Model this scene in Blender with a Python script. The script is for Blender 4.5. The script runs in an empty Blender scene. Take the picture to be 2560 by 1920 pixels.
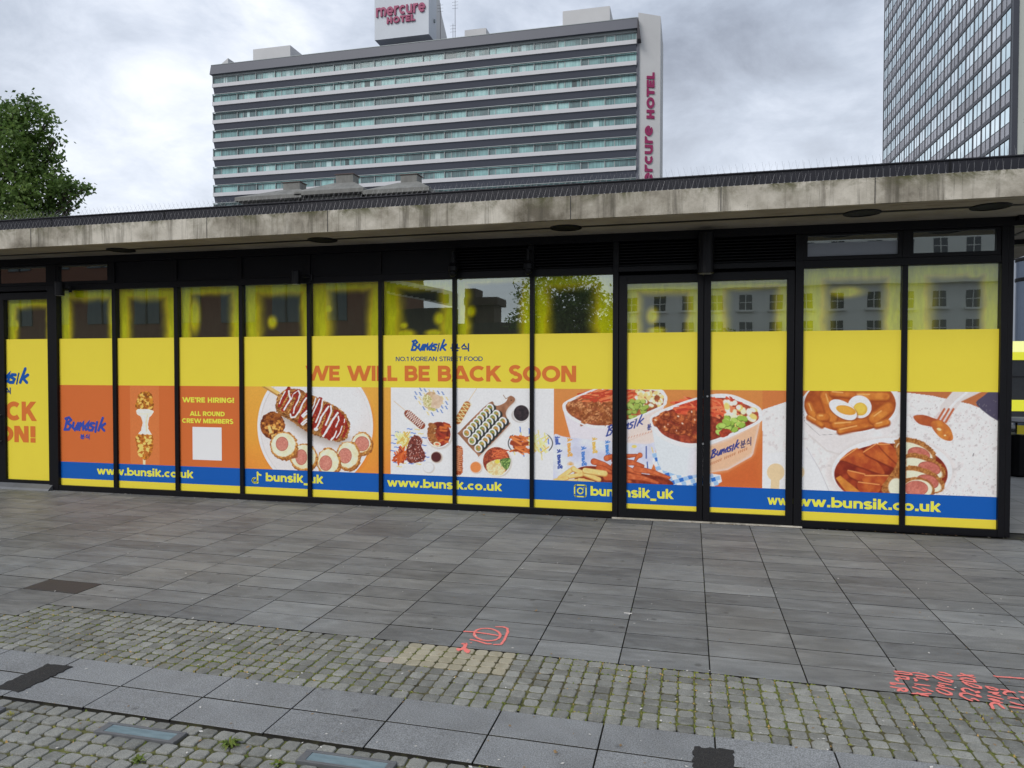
import bpy, math, random
import numpy as np
from mathutils import Vector, Matrix
random.seed(7)
RNG = np.random.RandomState(11)
sc = bpy.context.scene
COL = sc.collection

# ------------------------------------------------------------------ camera
F_PX, YAW, PITCH, ROLL, CAM_D, CAM_H = 1817.3, 0.2406237, 0.0224161, 0.000832, 9.0, 1.86
_fw = np.array([-math.sin(YAW)*math.cos(PITCH), math.cos(YAW)*math.cos(PITCH), -math.sin(PITCH)])
_rt = np.array([math.cos(YAW), math.sin(YAW), 0.0])
_up = np.cross(_rt, _fw)
_r2 = _rt*math.cos(ROLL) + _up*math.sin(ROLL)
_u2 = -_rt*math.sin(ROLL) + _up*math.cos(ROLL)
CAM = np.array([0.0, -CAM_D, CAM_H])
camd = bpy.data.cameras.new("camera")
camd.sensor_width = 36.0
camd.lens = 36.0*F_PX/2560.0
camd.clip_start = 0.05
camd.clip_end = 3000.0
cam = bpy.data.objects.new("camera", camd)
COL.objects.link(cam)
M = Matrix(((_r2[0], _u2[0], -_fw[0], CAM[0]), (_r2[1], _u2[1], -_fw[1], CAM[1]), (_r2[2], _u2[2], -_fw[2], CAM[2]), (0, 0, 0, 1)))
cam.matrix_world = M
sc.camera = cam
sc.render.resolution_x = 1024
sc.render.resolution_y = 768

# ------------------------------------------------------------------ sky, sun, exposure
SUN_EL, SUN_AZ = math.radians(38), math.radians(205)     # azimuth clockwise from +Y
w = bpy.data.worlds.new("World")
sc.world = w
w.use_nodes = True
nt = w.node_tree
nt.nodes.clear()
def wn(t, **k):
    n = nt.nodes.new(t)
    for a, b in k.items():
        setattr(n, a, b)
    return n
out = wn('ShaderNodeOutputWorld')
sky = wn('ShaderNodeTexSky', sky_type='NISHITA')
sky.sun_disc = False
sky.sun_elevation = SUN_EL
sky.sun_rotation = SUN_AZ
bg1 = wn('ShaderNodeBackground')
bg1.inputs[1].default_value = 0.10
nt.links.new(sky.outputs[0], bg1.inputs[0])
bg2 = wn('ShaderNodeBackground')
bg2.inputs[1].default_value = 1.0
mx = wn('ShaderNodeMixShader')
mx.inputs[0].default_value = 0.93
nt.links.new(bg1.outputs[0], mx.inputs[1])
nt.links.new(bg2.outputs[0], mx.inputs[2])
nt.links.new(mx.outputs[0], out.inputs[0])
tc = wn('ShaderNodeTexCoord')
sep = wn('ShaderNodeSeparateXYZ')
nt.links.new(tc.outputs['Generated'], sep.inputs[0])
zz = wn('ShaderNodeMath', operation='MAXIMUM'); nt.links.new(sep.outputs[2], zz.inputs[0]); zz.inputs[1].default_value = 0.0
za = wn('ShaderNodeMath', operation='ADD'); nt.links.new(zz.outputs[0], za.inputs[0]); za.inputs[1].default_value = 0.30
dx = wn('ShaderNodeMath', operation='DIVIDE'); nt.links.new(sep.outputs[0], dx.inputs[0]); nt.links.new(za.outputs[0], dx.inputs[1])
dy = wn('ShaderNodeMath', operation='DIVIDE'); nt.links.new(sep.outputs[1], dy.inputs[0]); nt.links.new(za.outputs[0], dy.inputs[1])
cmb = wn('ShaderNodeCombineXYZ')
nt.links.new(dx.outputs[0], cmb.inputs[0]); nt.links.new(dy.outputs[0], cmb.inputs[1])
def cloudnoise(scale, detail, rough, off, dist=0.0):
    mp = wn('ShaderNodeMapping'); mp.inputs['Location'].default_value = off
    nt.links.new(cmb.outputs[0], mp.inputs[0])
    n = wn('ShaderNodeTexNoise'); n.inputs['Scale'].default_value = scale; n.inputs['Detail'].default_value = detail
    n.inputs['Roughness'].default_value = rough; n.inputs['Distortion'].default_value = dist
    nt.links.new(mp.outputs[0], n.inputs['Vector'])
    return n
n1 = cloudnoise(1.5, 7, 0.52, (3.1, 1.7, 0.0), 0.25)
n2 = cloudnoise(4.2, 8, 0.62, (7.3, 2.2, 4.0), 0.3)
mxn = wn('ShaderNodeMath', operation='MULTIPLY_ADD'); nt.links.new(n2.outputs[0], mxn.inputs[0]); mxn.inputs[1].default_value = 0.35
sc1 = wn('ShaderNodeMath', operation='MULTIPLY'); nt.links.new(n1.outputs[0], sc1.inputs[0]); sc1.inputs[1].default_value = 0.65
nt.links.new(sc1.outputs[0], mxn.inputs[2])
ramp = wn('ShaderNodeValToRGB')
nt.links.new(mxn.outputs[0], ramp.inputs[0])
cr = ramp.color_ramp
cr.elements[0].position = 0.36; cr.elements[0].color = (0.27, 0.30, 0.365, 1)
cr.elements[1].position = 0.66; cr.elements[1].color = (0.88, 0.91, 0.96, 1)
e = cr.elements.new(0.47); e.color = (0.43, 0.48, 0.57, 1)
e = cr.elements.new(0.55); e.color = (0.60, 0.65, 0.745, 1)
# the air near the horizon is brighter under this cloud
hz = wn('ShaderNodeMapRange'); nt.links.new(sep.outputs[2], hz.inputs[0])
hz.inputs[1].default_value = 0.42; hz.inputs[2].default_value = 0.12; hz.inputs[3].default_value = 0.0; hz.inputs[4].default_value = 0.45
mc = wn('ShaderNodeMix', data_type='RGBA')
nt.links.new(hz.outputs[0], mc.inputs[0]); nt.links.new(ramp.outputs[0], mc.inputs[6]); mc.inputs[7].default_value = (0.84, 0.87, 0.92, 1)
nt.links.new(mc.outputs[2], bg2.inputs[0])

sun = bpy.data.lights.new("sun", 'SUN')
sun.energy = 1.5
sun.angle = math.radians(28)
sun.color = (1.0, 0.965, 0.92)
so = bpy.data.objects.new("sun", sun)
COL.objects.link(so)
sd = Vector((math.sin(SUN_AZ)*math.cos(SUN_EL), math.cos(SUN_AZ)*math.cos(SUN_EL), math.sin(SUN_EL)))
so.rotation_euler = sd.to_track_quat('Z', 'Y').to_euler()
so.location = (0, -20, 30)
sc.view_settings.view_transform = 'Standard'
sc.view_settings.look = 'None'
sc.view_settings.exposure = 0.36
sc.view_settings.gamma = 1.0
sc.view_settings.use_curve_mapping = False

# ------------------------------------------------------------------ survey helpers (photograph pixel -> point of a plane in the place)
def _ray(x, y):
    return _fw + _r2*(x-1280)/F_PX - _u2*(y-960)/F_PX
def at_y(x, y, Y=0.0):
    d = _ray(x, y); t = (Y-CAM[1])/d[1]; return CAM+t*d
def at_z(x, y, Z=0.0):
    d = _ray(x, y); t = (Z-CAM[2])/d[2]; return CAM+t*d

# ------------------------------------------------------------------ materials
def lin(c):
    c = np.asarray(c, float)/255.0
    return np.where(c <= 0.04045, c/12.92, ((c+0.055)/1.055)**2.4)
MATS = {}
class NT:
    def __init__(s, name):
        s.m = bpy.data.materials.new(name); s.m.use_nodes = True
        s.t = s.m.node_tree; s.b = s.t.nodes['Principled BSDF']
        s.o = s.t.nodes['Material Output']
        MATS[name] = s.m
    def n(s, t, ins=None, **k):
        n = s.t.nodes.new(t)
        for a, b in k.items(): setattr(n, a, b)
        for a, b in (ins or {}).items():
            if isinstance(b, bpy.types.NodeSocket): s.t.links.new(b, n.inputs[a])
            else: n.inputs[a].default_value = b
        return n
    def l(s, a, b): s.t.links.new(a, b)
    def noise(s, scale, detail=4, rough=0.55, vec=None, dist=0.0):
        i = {'Scale': scale, 'Detail': detail, 'Roughness': rough, 'Distortion': dist}
        if vec is not None: i['Vector'] = vec
        return s.n('ShaderNodeTexNoise', i).outputs[0]
    def pos(s, scale=(1, 1, 1)):
        g = s.n('ShaderNodeNewGeometry')
        return s.n('ShaderNodeMapping', {'Vector': g.outputs['Position'], 'Scale': scale}).outputs[0]
    def ramp(s, fac, stops):
        r = s.n('ShaderNodeValToRGB', {'Fac': fac})
        e = r.color_ramp.elements
        e[0].position = stops[0][0]; e[0].color = (*stops[0][1], 1)
        e[1].position = stops[-1][0]; e[1].color = (*stops[-1][1], 1)
        for p, c in stops[1:-1]:
            q = e.new(p); q.color = (*c, 1)
        return r.outputs[0]
    def mix(s, f, a, b, mode='MIX'):
        n = s.n('ShaderNodeMix', data_type='RGBA', blend_type=mode)
        for i, v in ((0, f), (6, a), (7, b)):
            if isinstance(v, bpy.types.NodeSocket): s.t.links.new(v, n.inputs[i])
            elif i == 0: n.inputs[0].default_value = v
            else: n.inputs[i].default_value = (*v, 1) if len(v) == 3 else v
        return n.outputs[2]
    def math(s, op, a, b=0.0, c=0.0):
        n = s.n('ShaderNodeMath', operation=op)
        for i, v in enumerate((a, b, c)):
            if isinstance(v, bpy.types.NodeSocket): s.t.links.new(v, n.inputs[i])
            else: n.inputs[i].default_value = v
        return n.outputs[0]
    def bump(s, h, strength=0.3, dist=0.01):
        b = s.n('ShaderNodeBump', {'Height': h, 'Strength': strength, 'Distance': dist})
        s.l(b.outputs[0], s.b.inputs['Normal'])
    def base(s, v):
        if isinstance(v, bpy.types.NodeSocket): s.l(v, s.b.inputs['Base Color'])
        else: s.b.inputs['Base Color'].default_value = (*v, 1)
    def set(s, rough=None, metal=None, spec=None):
        for k, v in (('Roughness', rough), ('Metallic', metal), ('Specular IOR Level', spec)):
            if v is None: continue
            if isinstance(v, bpy.types.NodeSocket): s.l(v, s.b.inputs[k])
            else: s.b.inputs[k].default_value = v

def simple(name, col, rough=0.6, metal=0.0, var=0.12, scale=6.0, spec=0.5, bump=0.0):
    t = NT(name)
    col = tuple(col)
    n = t.noise(scale, 5, 0.6, t.pos())
    t.base(t.mix(n, tuple(c*(1-var) for c in col), tuple(min(1, c*(1+var)) for c in col)))
    t.set(rough, metal, spec)
    if bump: t.bump(t.noise(scale*8, 3, 0.6, t.pos()), bump, 0.004)
    return t.m

# paving: colour varies from piece to piece (object random for single pieces, the 'tint' attribute in a joined mass)
def stone(name, c0, c1, streak=(3, 14, 3), speck=0.25, bumpd=0.0015, warm=None, fine=220, rv=0.24):
    t = NT(name)
    oi = t.n('ShaderNodeObjectInfo').outputs['Random']
    at = t.n('ShaderNodeAttribute', attribute_name='tint').outputs['Fac']
    r = t.math('FRACT', t.math('ADD', oi, at))
    pv = t.n('ShaderNodeVectorMath', {0: t.pos(streak), 1: t.n('ShaderNodeCombineXYZ', {0: t.math('MULTIPLY', r, 61.0), 1: t.math('MULTIPLY', r, 37.0)}).outputs[0]}, operation='ADD').outputs[0]
    st = t.noise(1.0, 6, 0.66, pv, 0.9)
    cl = t.noise(0.8, 4, 0.5, t.pos())
    f = t.math('MULTIPLY_ADD', st, 1.15, t.math('MULTIPLY_ADD', r, rv, t.math('MULTIPLY_ADD', cl, 0.65, -0.42-rv/2)))
    c = t.ramp(f, [(0.12, c0), (0.85, c1)])
    if warm:
        wv = t.ramp(t.noise(0.55, 3, 0.5, t.pos((1, 1, 1))), [(0.42, (0, 0, 0)), (0.62, (1, 1, 1))])
        c = t.mix(wv, c, t.mix(1.0, c, warm, 'MULTIPLY'))
    g = t.noise(fine, 2, 0.7, t.pos())
    gr = t.ramp(g, [(0.36, (1-speck,)*3), (0.64, (1+speck,)*3)])
    c = t.mix(1.0, c, gr, 'MULTIPLY')
    # black trodden gum spots and old drips
    v = t.n('ShaderNodeTexVoronoi', {'Vector': t.pos((3.3, 3.3, 0)), 'Scale': 1.0, 'Randomness': 1.0})
    sp = t.ramp(v.outputs['Distance'], [(0.05, (0.5, 0.5, 0.5)), (0.095, (1, 1, 1))])
    c = t.mix(0.9, c, t.mix(1.0, c, sp, 'MULTIPLY'))
    t.base(c)
    t.set(t.math('MULTIPLY_ADD', st, 0.25, 0.45), 0.0, 0.45)
    t.bump(t.math('ADD', t.math('MULTIPLY', g, 0.6), t.noise(35, 4, 0.6, t.pos())), 0.5, bumpd)
    return t.m
M_slab = stone('paving stone dark', (0.078, 0.083, 0.088), (0.265, 0.272, 0.268), (2.4, 9, 3), warm=(1.03, 0.99, 0.94), rv=0.30)
M_slab2 = stone('paving granite pale', (0.155, 0.160, 0.164), (0.265, 0.275, 0.280), (2.5, 2.5, 2.5), 0.42, fine=150, rv=0.12)
M_sett = stone('granite sett', (0.122, 0.124, 0.112), (0.300, 0.300, 0.272), (9, 9, 9), 0.30, 0.003, rv=0.45)
M_sand = stone('sandstone sett', (0.27, 0.24, 0.165), (0.43, 0.395, 0.30), (7, 7, 7), 0.2, 0.002)
M_pink = stone('pink sett', (0.30, 0.26, 0.235), (0.36, 0.31, 0.28), (7, 7, 7), 0.2, 0.002)
M_brown = stone('brown slab', (0.040, 0.034, 0.033), (0.060, 0.050, 0.047), (5, 5, 5), 0.15, 0.002)

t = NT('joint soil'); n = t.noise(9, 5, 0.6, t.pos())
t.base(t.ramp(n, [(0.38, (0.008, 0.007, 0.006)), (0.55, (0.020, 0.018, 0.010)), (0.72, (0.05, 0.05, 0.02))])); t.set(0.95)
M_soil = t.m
t = NT('moss'); at = t.n('ShaderNodeAttribute', attribute_name='tint').outputs['Fac']
n = t.noise(60, 4, 0.7, t.pos())
c = t.ramp(at, [(0.0, (0.07, 0.11, 0.022)), (0.45, (0.17, 0.20, 0.04)), (0.75, (0.27, 0.25, 0.07)), (1.0, (0.45, 0.28, 0.11))])
t.base(t.mix(1.0, c, t.ramp(n, [(0.3, (0.7,)*3), (0.7, (1.5,)*3)]), 'MULTIPLY')); t.set(0.95, 0, 0.2)
M_moss = t.m
t = NT('asphalt patch'); n = t.noise(160, 3, 0.8, t.pos())
t.base(t.ramp(n, [(0.35, (0.010, 0.010, 0.011)), (0.62, (0.042, 0.040, 0.038)), (0.75, (0.14, 0.13, 0.12))])); t.set(0.85, 0, 0.4); t.bump(n, 0.9, 0.006)
M_asph = t.m
t = NT('distant paving'); n = t.noise(0.7, 6, 0.6, t.pos())
br = t.n('ShaderNodeTexBrick', {'Vector': t.pos(), 'Scale': 1.0, 'Color1': (0.20, 0.20, 0.195, 1), 'Color2': (0.25, 0.25, 0.24, 1), 'Mortar': (0.10, 0.10, 0.09, 1), 'Mortar Size': 0.006, 'Brick Width': 0.558, 'Row Height': 0.276}, offset=0.0)
t.base(t.mix(1.0, br.outputs[0], t.ramp(n, [(0.3, (0.8,)*3), (0.7, (1.15,)*3)]), 'MULTIPLY')); t.set(0.8)
M_far = t.m

# weathered board-marked concrete with run-off stains and moss at the top edge
t = NT('stained concrete')
p = t.pos()
big = t.noise(1.3, 6, 0.65, p)
run = t.noise(1.0, 6, 0.7, t.pos((5.5, 5.5, 0.35)), 0.35)
thin = t.noise(1.0, 4, 0.8, t.pos((26, 26, 0.6)), 0.2)
c = t.ramp(big, [(0.32, (0.15, 0.132, 0.100)), (0.45, (0.36, 0.33, 0.27)), (0.60, (0.60, 0.56, 0.48))])
c = t.mix(t.ramp(run, [(0.52, (0, 0, 0)), (0.66, (0.75, 0.75, 0.75))]), c, (0.095, 0.085, 0.065))
c = t.mix(t.ramp(thin, [(0.60, (0, 0, 0)), (0.72, (0.55,)*3)]), c, (0.05, 0.043, 0.035))
sepz = t.n('ShaderNodeSeparateXYZ', {0: t.n('ShaderNodeNewGeometry').outputs['Position']})
top = t.n('ShaderNodeMapRange', {0: sepz.outputs[2], 1: 3.60, 2: 3.77, 3: 0.0, 4: 1.0}).outputs[0]
mo = t.math('MULTIPLY', top, t.ramp(t.noise(2.2, 6, 0.75, t.pos((1, 1, 1)), 0.5), [(0.46, (0, 0, 0)), (0.62, (1, 1, 1))]))
c = t.mix(mo, c, (0.085, 0.085, 0.035))
pit = t.noise(26, 5, 0.8, p)
c = t.mix(t.ramp(pit, [(0.64, (0, 0, 0)), (0.70, (0.75,)*3)]), c, (0.045, 0.04, 0.033))
t.base(c); t.set(0.9, 0, 0.25); t.bump(t.math('ADD', pit, t.noise(90, 3, 0.7, p)), 0.6, 0.006)
M_conc = t.m
t = NT('soffit concrete'); p = t.pos(); n = t.noise(1.6, 6, 0.62, p)
c = t.ramp(n, [(0.3, (0.22, 0.195, 0.16)), (0.55, (0.31, 0.28, 0.235)), (0.7, (0.36, 0.33, 0.28))])
t.base(t.mix(t.ramp(t.noise(1.0, 6, 0.7, t.pos((0.9, 5, 1)), 1.2), [(0.6, (0, 0, 0)), (0.68, (0.5,)*3)]), c, (0.12, 0.075, 0.045))); t.set(0.85, 0, 0.3)
M_soff = t.m
M_black = simple('black powder coat', (0.0055, 0.0055, 0.0072), 0.42, 0, 0.25, 3, 0.22)
M_black2 = simple('dark grey panel', (0.006, 0.0063, 0.0085), 0.5, 0, 0.2, 2, 0.22)
M_flash = simple('roof flashing', (0.014, 0.0145, 0.021), 0.5, 0, 0.2, 1.5, 0.3)
M_steel = simple('steel', (0.55, 0.55, 0.56), 0.3, 1.0, 0.15, 10)
M_spike = simple('spike wire', (0.30, 0.30, 0.31), 0.45, 0.4, 0.1, 20)
M_grey = simple('threshold metal', (0.16, 0.165, 0.175), 0.45, 0.4, 0.3, 6)
M_void = simple('lamp recess and groove shade', (0.004, 0.004, 0.005), 0.5, 0, 0.2, 6)
M_lens = simple('lamp lens', (0.28, 0.28, 0.27), 0.25, 0, 0.2, 6)

# print (vinyl): colours ride on the 'print' attribute
t = NT('printed vinyl'); at = t.n('ShaderNodeAttribute', attribute_name='print').outputs['Color']
n = t.noise(40, 3, 0.7, t.pos())
t.base(t.mix(1.0, at, t.ramp(n, [(0.3, (0.94,)*3), (0.7, (1.04,)*3)]), 'MULTIPLY')); t.set(0.42, 0, 0.35)
M_print = t.m
t = NT('interior sheet'); at = t.n('ShaderNodeAttribute', attribute_name='print').outputs['Color']
t.base(t.mix(1.0, at, t.ramp(t.noise(14, 4, 0.7, t.pos((1, 1, 0.25))), [(0.3, (0.8,)*3), (0.7, (1.15,)*3)]), 'MULTIPLY')); t.set(0.7, 0, 0.1)
M_inner = t.m
KALB = 0.83
def vinyl(name, rgb, rough=0.42):
    c = np.minimum(lin(rgb)/KALB, 0.88)
    t = NT(name)
    n = t.noise(2.5, 5, 0.6, t.pos()); g = t.noise(70, 2, 0.6, t.pos())
    v = t.math('ADD', t.math('MULTIPLY', n, 0.6), t.math('MULTIPLY', g, 0.4))
    t.base(t.mix(v, tuple(c*0.94), tuple(np.minimum(c*1.05, 0.9)))); t.set(rough, 0, 0.35)
    return t.m
M_yel = vinyl('yellow vinyl', (226, 202, 62))
M_org = vinyl('orange vinyl', (201, 104, 50))
M_orgT = vinyl('orange lettering', (204, 110, 48))
M_blue = vinyl('blue vinyl', (10, 84, 166))
M_blueT = vinyl('blue lettering', (16, 78, 156))
M_navy = vinyl('navy lettering', (30, 66, 120))
M_blueO = vinyl('violet blue lettering', (52, 72, 158))
M_yelT = vinyl('yellow lettering', (240, 218, 74))
M_white = vinyl('white vinyl', (232, 232, 240))
M_redT = vinyl('magenta sign letters', (128, 34, 78))
M_paint = simple('marking paint', (0.86, 0.22, 0.19), 0.8, 0, 0.2, 60, 0.2)

# glass: mirror-like sheet that also lets one see through
t = NT('shop glass')
wv = t.noise(0.9, 2, 0.5, t.pos((1, 1, 1.4)))
bp = t.n('ShaderNodeBump', {'Height': wv, 'Strength': 0.35, 'Distance': 0.0022})
gl = t.n('ShaderNodeBsdfGlossy', {'Color': (0.92, 1.0, 0.98, 1), 'Roughness': 0.01})
t.l(bp.outputs[0], gl.inputs['Normal'])
tr = t.n('ShaderNodeBsdfTransparent', {'Color': (0.97, 0.99, 0.97, 1)})
ms = t.n('ShaderNodeMixShader', {0: 0.30, 1: tr.outputs[0], 2: gl.outputs[0]})
t.l(ms.outputs[0], t.o.inputs[0])
M_glass = t.m

# ------------------------------------------------------------------ mesh builder
class MB:
    def __init__(s): s.v = []; s.f = []; s.mi = []; s.mats = []; s.tint = []
    def mat(s, m):
        if m not in s.mats: s.mats.append(m)
        return s.mats.index(m)
    def add(s, vs, fs, m, tint=0.0):
        o = len(s.v); s.v += [tuple(map(float, v)) for v in vs]; i = s.mat(m)
        for f in fs: s.f.append(tuple(o+k for k in f)); s.mi.append(i); s.tint.append(tint)
    def box(s, x0, x1, y0, y1, z0, z1, m, tint=0.0):
        v = [(x0,y0,z0),(x1,y0,z0),(x1,y1,z0),(x0,y1,z0),(x0,y0,z1),(x1,y0,z1),(x1,y1,z1),(x0,y1,z1)]
        s.add(v, [(0,3,2,1),(4,5,6,7),(0,1,5,4),(1,2,6,5),(2,3,7,6),(3,0,4,7)], m, tint)
    def hexa(s, v, m, tint=0.0):
        s.add(v, [(0,3,2,1),(4,5,6,7),(0,1,5,4),(1,2,6,5),(2,3,7,6),(3,0,4,7)], m, tint)
    def tube(s, a, b, r0, r1, m, n=10, cap=True, tint=0.0):
        a = Vector(a); b = Vector(b); d = (b-a).normalized()
        u = d.orthogonal().normalized(); w_ = d.cross(u)
        vs = []
        for P_, r in ((a, r0), (b, r1)):
            for k in range(n):
                g = 2*math.pi*k/n; vs.append(P_+u*math.cos(g)*r+w_*math.sin(g)*r)
        fs = [(k, (k+1) % n, n+(k+1) % n, n+k) for k in range(n)]
        if cap: fs += [tuple(range(n))[::-1], tuple(range(n, 2*n))]
        s.add(vs, fs, m, tint)
    def lathe(s, prof, c, m, n=16):
        vs = []
        for r, z in prof:
            for k in range(n):
                g = 2*math.pi*k/n; vs.append((c[0]+r*math.cos(g), c[1]+r*math.sin(g), c[2]+z))
        fs = []
        for j in range(len(prof)-1):
            for k in range(n): fs.append((j*n+k, j*n+(k+1) % n, (j+1)*n+(k+1) % n, (j+1)*n+k))
        fs += [tuple(range(n))[::-1], tuple(range((len(prof)-1)*n, len(prof)*n))]
        s.add(vs, fs, m)
    def mesh(s, name, smooth=False):
        me = bpy.data.meshes.new(name)
        me.from_pydata(s.v, [], s.f)
        for m in s.mats: me.materials.append(m)
        me.polygons.foreach_set('material_index', s.mi)
        if any(s.tint):
            a = me.attributes.new('tint', 'FLOAT', 'FACE'); a.data.foreach_set('value', s.tint)
        if smooth: me.polygons.foreach_set('use_smooth', [True]*len(s.f))
        me.update()
        return me
    def build(s, name, parent=None, loc=None, smooth=False, bevel=0.0):
        o = bpy.data.objects.new(name, s.mesh(name, smooth)); COL.objects.link(o)
        if parent is not None: o.parent = parent
        if loc is not None: o.location = loc
        if bevel:
            b = o.modifiers.new('bevel', 'BEVEL'); b.width = bevel; b.segments = 2; b.limit_method = 'ANGLE'
        return o
def tag(o, label=None, cat=None, group=None, kind=None):
    for k, v in (('label', label), ('category', cat), ('group', group), ('kind', kind)):
        if v: o[k] = v
    return o
def empty(name, loc=(0, 0, 0)):
    o = bpy.data.objects.new(name, None); COL.objects.link(o); o.location = loc; o.empty_display_size = 0.2
    return o
def inst(name, me, parent, loc, rz=0.0, scale=None):
    o = bpy.data.objects.new(name, me); COL.objects.link(o); o.parent = parent; o.location = loc
    if rz: o.rotation_euler = (0, 0, rz)
    if scale: o.scale = scale
    return o
def B1(name, parent, x0, x1, y0, y1, z0, z1, m, bevel=0.0):
    b = MB(); b.box(x0, x1, y0, y1, z0, z1, m); return b.build(name, parent, bevel=bevel)

# ================================================================== GROUND
b = MB(); b.add([(-900, -900, -0.06), (900, -900, -0.06), (900, 900, -0.06), (-900, 900, -0.06)], [(0, 1, 2, 3)], M_far)
g = b.build('ground'); tag(g, kind='structure')
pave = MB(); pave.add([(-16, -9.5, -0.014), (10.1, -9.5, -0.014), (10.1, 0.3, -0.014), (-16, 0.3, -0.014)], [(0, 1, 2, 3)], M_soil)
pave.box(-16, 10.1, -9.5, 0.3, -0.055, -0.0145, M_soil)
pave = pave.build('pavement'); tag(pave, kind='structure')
far = MB(); far.add([(-60, 0.3, -0.004), (60, 0.3, -0.004), (60, 40, -0.004), (-60, 40, -0.004)], [(0, 1, 2, 3)], M_far)
tag(far.build('plaza_paving'), kind='structure')
SH = -0.017
def slab_mesh(wx, wy, m, gap=0.0075, ch=0.002, th=0.03):
    bm = MB(); hx, hy = wx/2-gap/2, wy/2-gap*0.85
    def R(a, c, z): return [(x, y+SH*x, z) for x, y in ((-a, -c), (a, -c), (a, c), (-a, c))]
    v = R(hx, hy, -th)+R(hx, hy, -ch)+R(hx-ch, hy-ch, 0)
    fs = [(8, 9, 10, 11)]; sd_ = []
    for k in range(4):
        j = (k+1) % 4
        sd_ += [(k, j, 4+j, 4+k)]; fs += [(4+k, 4+j, 8+j, 8+k)]
    bm.add(v, fs, m); o_ = len(bm.v)-12; i_ = bm.mat(M_soil)  # sides take the dark joint soil so lit slab edges still read dark
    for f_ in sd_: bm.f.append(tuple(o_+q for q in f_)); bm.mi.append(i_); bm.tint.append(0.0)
    return bm
CW, RW, X0, Y0 = 0.558, 0.2755, 0.128, -4.445
def gx(i): return X0+CW*i
slots = []
for i in range(-25, 18):
    for j in range(0, 16):
        xc = gx(i)+CW/2; yc = Y0+RW*(j+0.5)+SH*xc
        slots.append((xc, yc))
    xc = gx(i)+CW/2
    if xc < -4.84: slots.append((xc, Y0-RW/2+SH*xc+0.005))
slots.sort(key=lambda p: (p[0]-0)**2*0.35+(p[1]+9)**2)
me_s = slab_mesh(CW, RW, M_slab).mesh('paving_slab'); me_b = slab_mesh(CW, RW, M_brown).mesh('brown_slab')
def vis(x, y):
    d = np.array([x, y, 0])-CAM; z = d@_fw
    return z > 0.5 and abs(d@_r2)/z < 0.75 and -(d@_u2)/z < 0.60
cnt = 0; rest = MB()
for (xc, yc) in slots:
    z = random.uniform(-0.0012, 0.0012)
    v = vis(xc, yc)
    if abs(xc+5.13) < 0.2 and abs(yc+3.935) < 0.13:
        o = inst('paving_slab', me_b, pave, (xc, yc, z)); o['label'] = 'dark brown slab'; continue
    if v and cnt < 298:
        inst('paving_slab', me_s, pave, (xc, yc, z)); cnt += 1
    else:
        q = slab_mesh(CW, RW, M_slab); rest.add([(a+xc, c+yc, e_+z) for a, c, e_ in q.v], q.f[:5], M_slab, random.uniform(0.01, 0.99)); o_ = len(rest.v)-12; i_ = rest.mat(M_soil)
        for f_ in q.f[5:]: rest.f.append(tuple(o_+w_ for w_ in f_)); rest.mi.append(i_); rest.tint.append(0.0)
r = rest.build('paving_slab_field', pave); r['kind'] = 'stuff'

# big pale slabs between the two sett bands
band = empty('slab_band', (0, 0, 0)); tag(band, kind='structure')
me_w = slab_mesh(CW, 0.277, M_slab2, 0.008, 0.002).mesh('pale_slab')
for i in range(-24, 18):
    for yy in (-5.364, -5.641):
        xc = gx(i)+CW/2+0.002
        inst('paving_slab', me_w, band, (xc, yy-0.012*xc, random.uniform(0.0, 0.002)))

# setts
def sett_mesh(rs, m, wx=0.0875, wy=0.0795):
    bm = MB(); pts = []
    hx, hy = wx/2*rs.uniform(0.92, 1.03), wy/2*rs.uniform(0.92, 1.03)
    c = rs.uniform(0.008, 0.017)
    base = [(-hx, -hy+c), (-hx+c, -hy), (hx-c, -hy), (hx, -hy+c), (hx, hy-c), (hx-c, hy), (-hx+c, hy), (-hx, hy-c)]
    base = [(x+rs.uniform(-.0025, .0025), y+rs.uniform(-.0025, .0025)) for x, y in base]
    tl = rs.uniform(-0.03, 0.03, 2)
    def ring(k, z): return [(x*k, y*k, z+tl[0]*x+tl[1]*y+rs.uniform(-.0006, .0006)) for x, y in base]
    v = ring(1.0, -0.03)+ring(1.0, -0.006)+ring(0.955, -0.0012)+ring(0.86, 0.0004)
    n = 8; fs = []
    for L in range(3):
        for k in range(n): fs.append((L*n+k, L*n+(k+1) % n, (L+1)*n+(k+1) % n, (L+1)*n+k))
    fs.append(tuple(range(3*n, 4*n)))
    bm.add(v, fs, m); return bm
rs = np.random.RandomState(5)
VAR = [sett_mesh(rs, M_sett) for _ in range(14)]
VARM = [q.mesh('sett') for q in VAR]
VS = [sett_mesh(rs, M_sand, 0.0885, 0.0815).mesh('sand_sett') for _ in range(5)]
VP = sett_mesh(rs, M_pink, 0.0885, 0.0815).mesh('pink_sett')
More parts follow.
